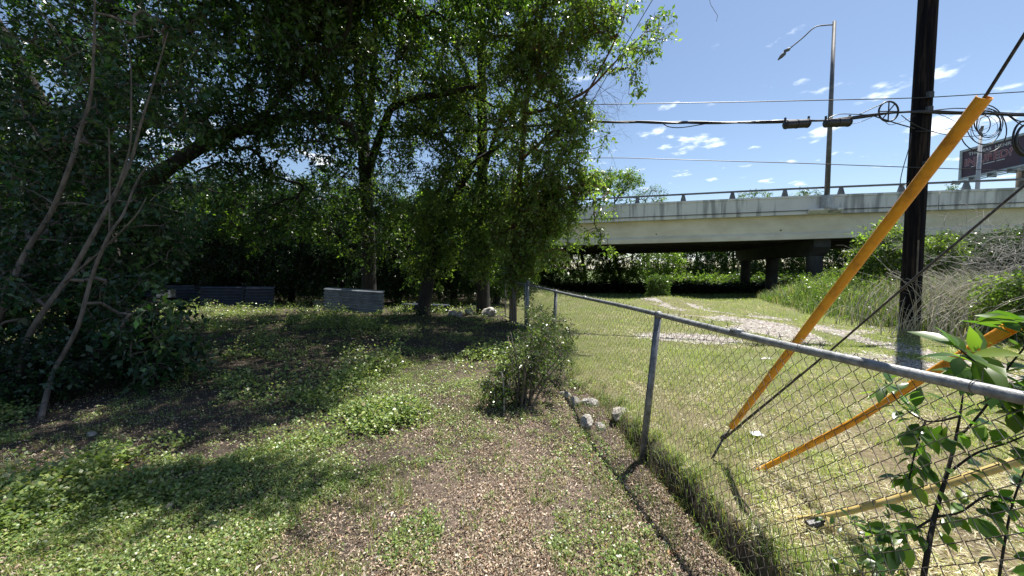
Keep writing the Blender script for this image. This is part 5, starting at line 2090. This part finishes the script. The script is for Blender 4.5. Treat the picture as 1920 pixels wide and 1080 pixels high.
# dead brush, grey branching stems
r = np.random.default_rng(66)
for i, (px, py, d, lab) in enumerate(((1850, 600, 12, 'grey leafless dead brush rising above the dry reeds'), (1780, 560, 13.5, 'grey leafless dead brush close behind the light green bush'), (1915, 590, 11.5, 'grey leafless dead brush at the right edge'))):
    A_, B_, R0, R1 = [], [], [], []
    b_ = np.array(((px - 960) / F * d, d, .05))
    for k in range(13):
        bare_twig(b_ + r.normal(0, .25, 3) * (1, 1, 0), unit(np.array((r.normal(0, .4), r.normal(0, .2), 1.))), r.uniform(1.8, 3.0), .018, 4)
    V, Fc = segs(A_, B_, R0, R1, 4)
    o = mk('dead_brush', V, Fc, M_GREYW)
    tag(o, lab, 'dead shrub', 'dead brush behind the reeds')

# ---------------------------------------------------------------- beyond and under the overpass
bush('wild_bush', 1232, 20.5, .7, .55, .75, 60, 'single whitish-green bush at the edge of the overpass shadow left of the mound', LC_MID, (.10, .05), 740, .3)
for i, (px, d, lab) in enumerate(((1290, 50, 'sunlit bright green bank bush beyond the overpass, left of the first column'), (1345, 50, 'sunlit bright green bank bush beyond the overpass, middle of the three'), (1400, 49, 'sunlit bright green bank bush beyond the overpass, beside the far column'),
                                 (1530, 49, 'sunlit green bush seen between the two nearest columns'), (1450, 49, 'sunlit green bush seen between the two far columns'))):
    bush('bank_bush', px, d, .9, 3.0, 1.3, 120, lab, LC_LIGHT if i < 2 else LC_MID, (.26, .15), 750 + i, .8, group='sunlit bushes beyond the overpass', dens=1.3)
far_specs = [(1030, 44, 9.5, 3.6, LC_LIGHT, 'leafy tree beyond the left end of the overpass, behind the leafy vine curtain'),
             (1095, 50, 10.5, 4.2, LC_LIGHT, 'light green tree beyond the overpass with a forked trunk'),
             (1160, 48, 8.0, 3.6, LC_LIGHT, 'light green tree with its trunk visible under the left of the overpass'),
             (1235, 56, 6.5, 3.4, LC_LIGHT, 'pale green tree in the gap under the overpass left of the dark wood'),
             (1300, 60, 11, 5.0, LC_DARK, 'dark wood tree at the left end of the dark wood'),
             (1375, 60, 11, 5.0, LC_DARK, 'dark wood tree in the middle, left of the columns'),
             (1450, 60, 11, 5.0, LC_DARK, 'dark wood tree seen behind the far column'),
             (1530, 58, 11, 5.0, LC_MID, 'wood tree seen between the near columns'),
             (1610, 56, 11, 5.0, LC_MID, 'wood tree behind the bush by the long yellow guard'),
             (1700, 54, 11, 5.0, LC_DARK, 'wood tree hidden mostly behind the utility pole'),
             (1790, 52, 11, 5.0, LC_DARK, 'wood tree far behind the dead brush'),
             (1880, 50, 11, 5.0, LC_DARK, 'wood tree far behind at the right edge')]
for i, (px, d, h_, w_, lc, lab) in enumerate(far_specs):
    b_ = np.array(((px - 960) / F * d, d, -1.6))
    rr = np.random.default_rng(800 + i)
    tree('distant_tree', b_, lab, [([b_, b_ + (.2, 0, 2), b_ + (rr.normal(0, .5), 0, h_ * .5), b_ + (rr.normal(0, .8), 0, h_ * .85)], [.32, .24, .16, .06]),
                                   ([b_ + (.1, 0, 1.6), b_ + (rr.uniform(-1.8, 1.8), 0, 3.6), b_ + (rr.uniform(-2.4, 2.4), 0, h_ * .6)], [.18, .13, .05])],
         [(b_[0], b_[1], h_ * .58 - 1, w_, 2.6, h_ * .45, 210), (b_[0], b_[1] - .8, 1.0, w_, 1.6, 1.8, 80)], (.30, .15), lc, 820 + i, nt_=5, nl=6, tl=1.0,
         group='wood beyond the overpass', edge=False, gaps=False, light=False, r_tip=.012, dens=1.0 if lc is LC_LIGHT else 1.9)
# crowns that top the parapet
for i, (px, d, ytop, w_, lc, lab, leaf_) in enumerate((
        (1150, 62, 318, 4.6, LC_LIGHT, 'green treetop showing above the left end of the overpass railing', (.34, .15)),
        (1212, 66, 350, 3.8, LC_MID, 'thin greyish treetop above the railing, right of the green treetop', (.24, .10)),
        (1415, 78, 357, 5.0, LC_MID, 'thin treetop showing through the railing between the second and third posts', (.30, .12)),
        (1500, 78, 356, 3.6, LC_MID, 'small treetop showing through the railing just left of the street lamp', (.30, .12)),
        (1780, 70, 350, 2.4, LC_MID, 'low treetop at the foot of the billboard', (.30, .12)))):
    b_ = np.array(((px - 960) / F * d, d, -1.))
    ht = CAM_Z + (504 - ytop) / F * d
    tree('distant_tree', b_, lab, [([b_, b_ + (.2, 0, ht * .4), b_ + (0, 0, ht * .8)], [.35, .24, .08])],
         [(b_[0], b_[1], ht - 2.3, w_, 2.2, 2.1, 110 if i == 0 else 46), (b_[0], b_[1], ht * .5, w_, 2.2, ht * .3, 90)], leaf_, lc, 860 + i, nt_=5, nl=6, tl=1.0,
         group='treetops above the overpass', edge=False, gaps=False, light=False, r_tip=.02, dens=1.4)


# weeds under the overpass edge
def shade_weeds():
    r_ = np.random.default_rng(900)
    n = 26000
    x = r_.uniform(2, 30, n)
    y = r_.uniform(21.5, 40, n)
    k = (x > 2 + 0 * y) & (track(x, y) < .3)
    x, y = x[k], y[k]
    n = len(x)
    c = mixcol(r_, n, [(.09, .15, .04), (.14, .2, .05), (.2, .22, .09)], [3, 2, 1])
    blades(x, y, r_, r_.uniform(.06, .22, n) * (.5 + fbm(x, y, 2, 4)), r_.uniform(.012, .03, n), c, .7, 'rough_grass', M_GRASS, 'rough unmown grass at the edge of the overpass shadow')


shade_weeds()


def far_undergrowth():
    r_ = np.random.default_rng(955)
    n = 2600
    x = r_.uniform(3, 44, n)
    y = r_.uniform(44, 50, n) - (x - 3) * .25
    y = np.maximum(y, 38)
    z = H(x, y) + .05 + r_.random(n) * (.5 + 1.1 * fbm(x, y, 4, 3))
    tv, V, Fc, cc = sprays(np.stack([x, y, z], 1), (20, 60, 0), r_, 5, 6, .7, .22, .12, .3, *LC_DEEP)
    o = mk('bank_undergrowth', V, Fc, M_SHRUB, None, cc)
    tag(o, 'low dark undergrowth along the bank beyond the overpass', None, None, 'stuff')


far_undergrowth()
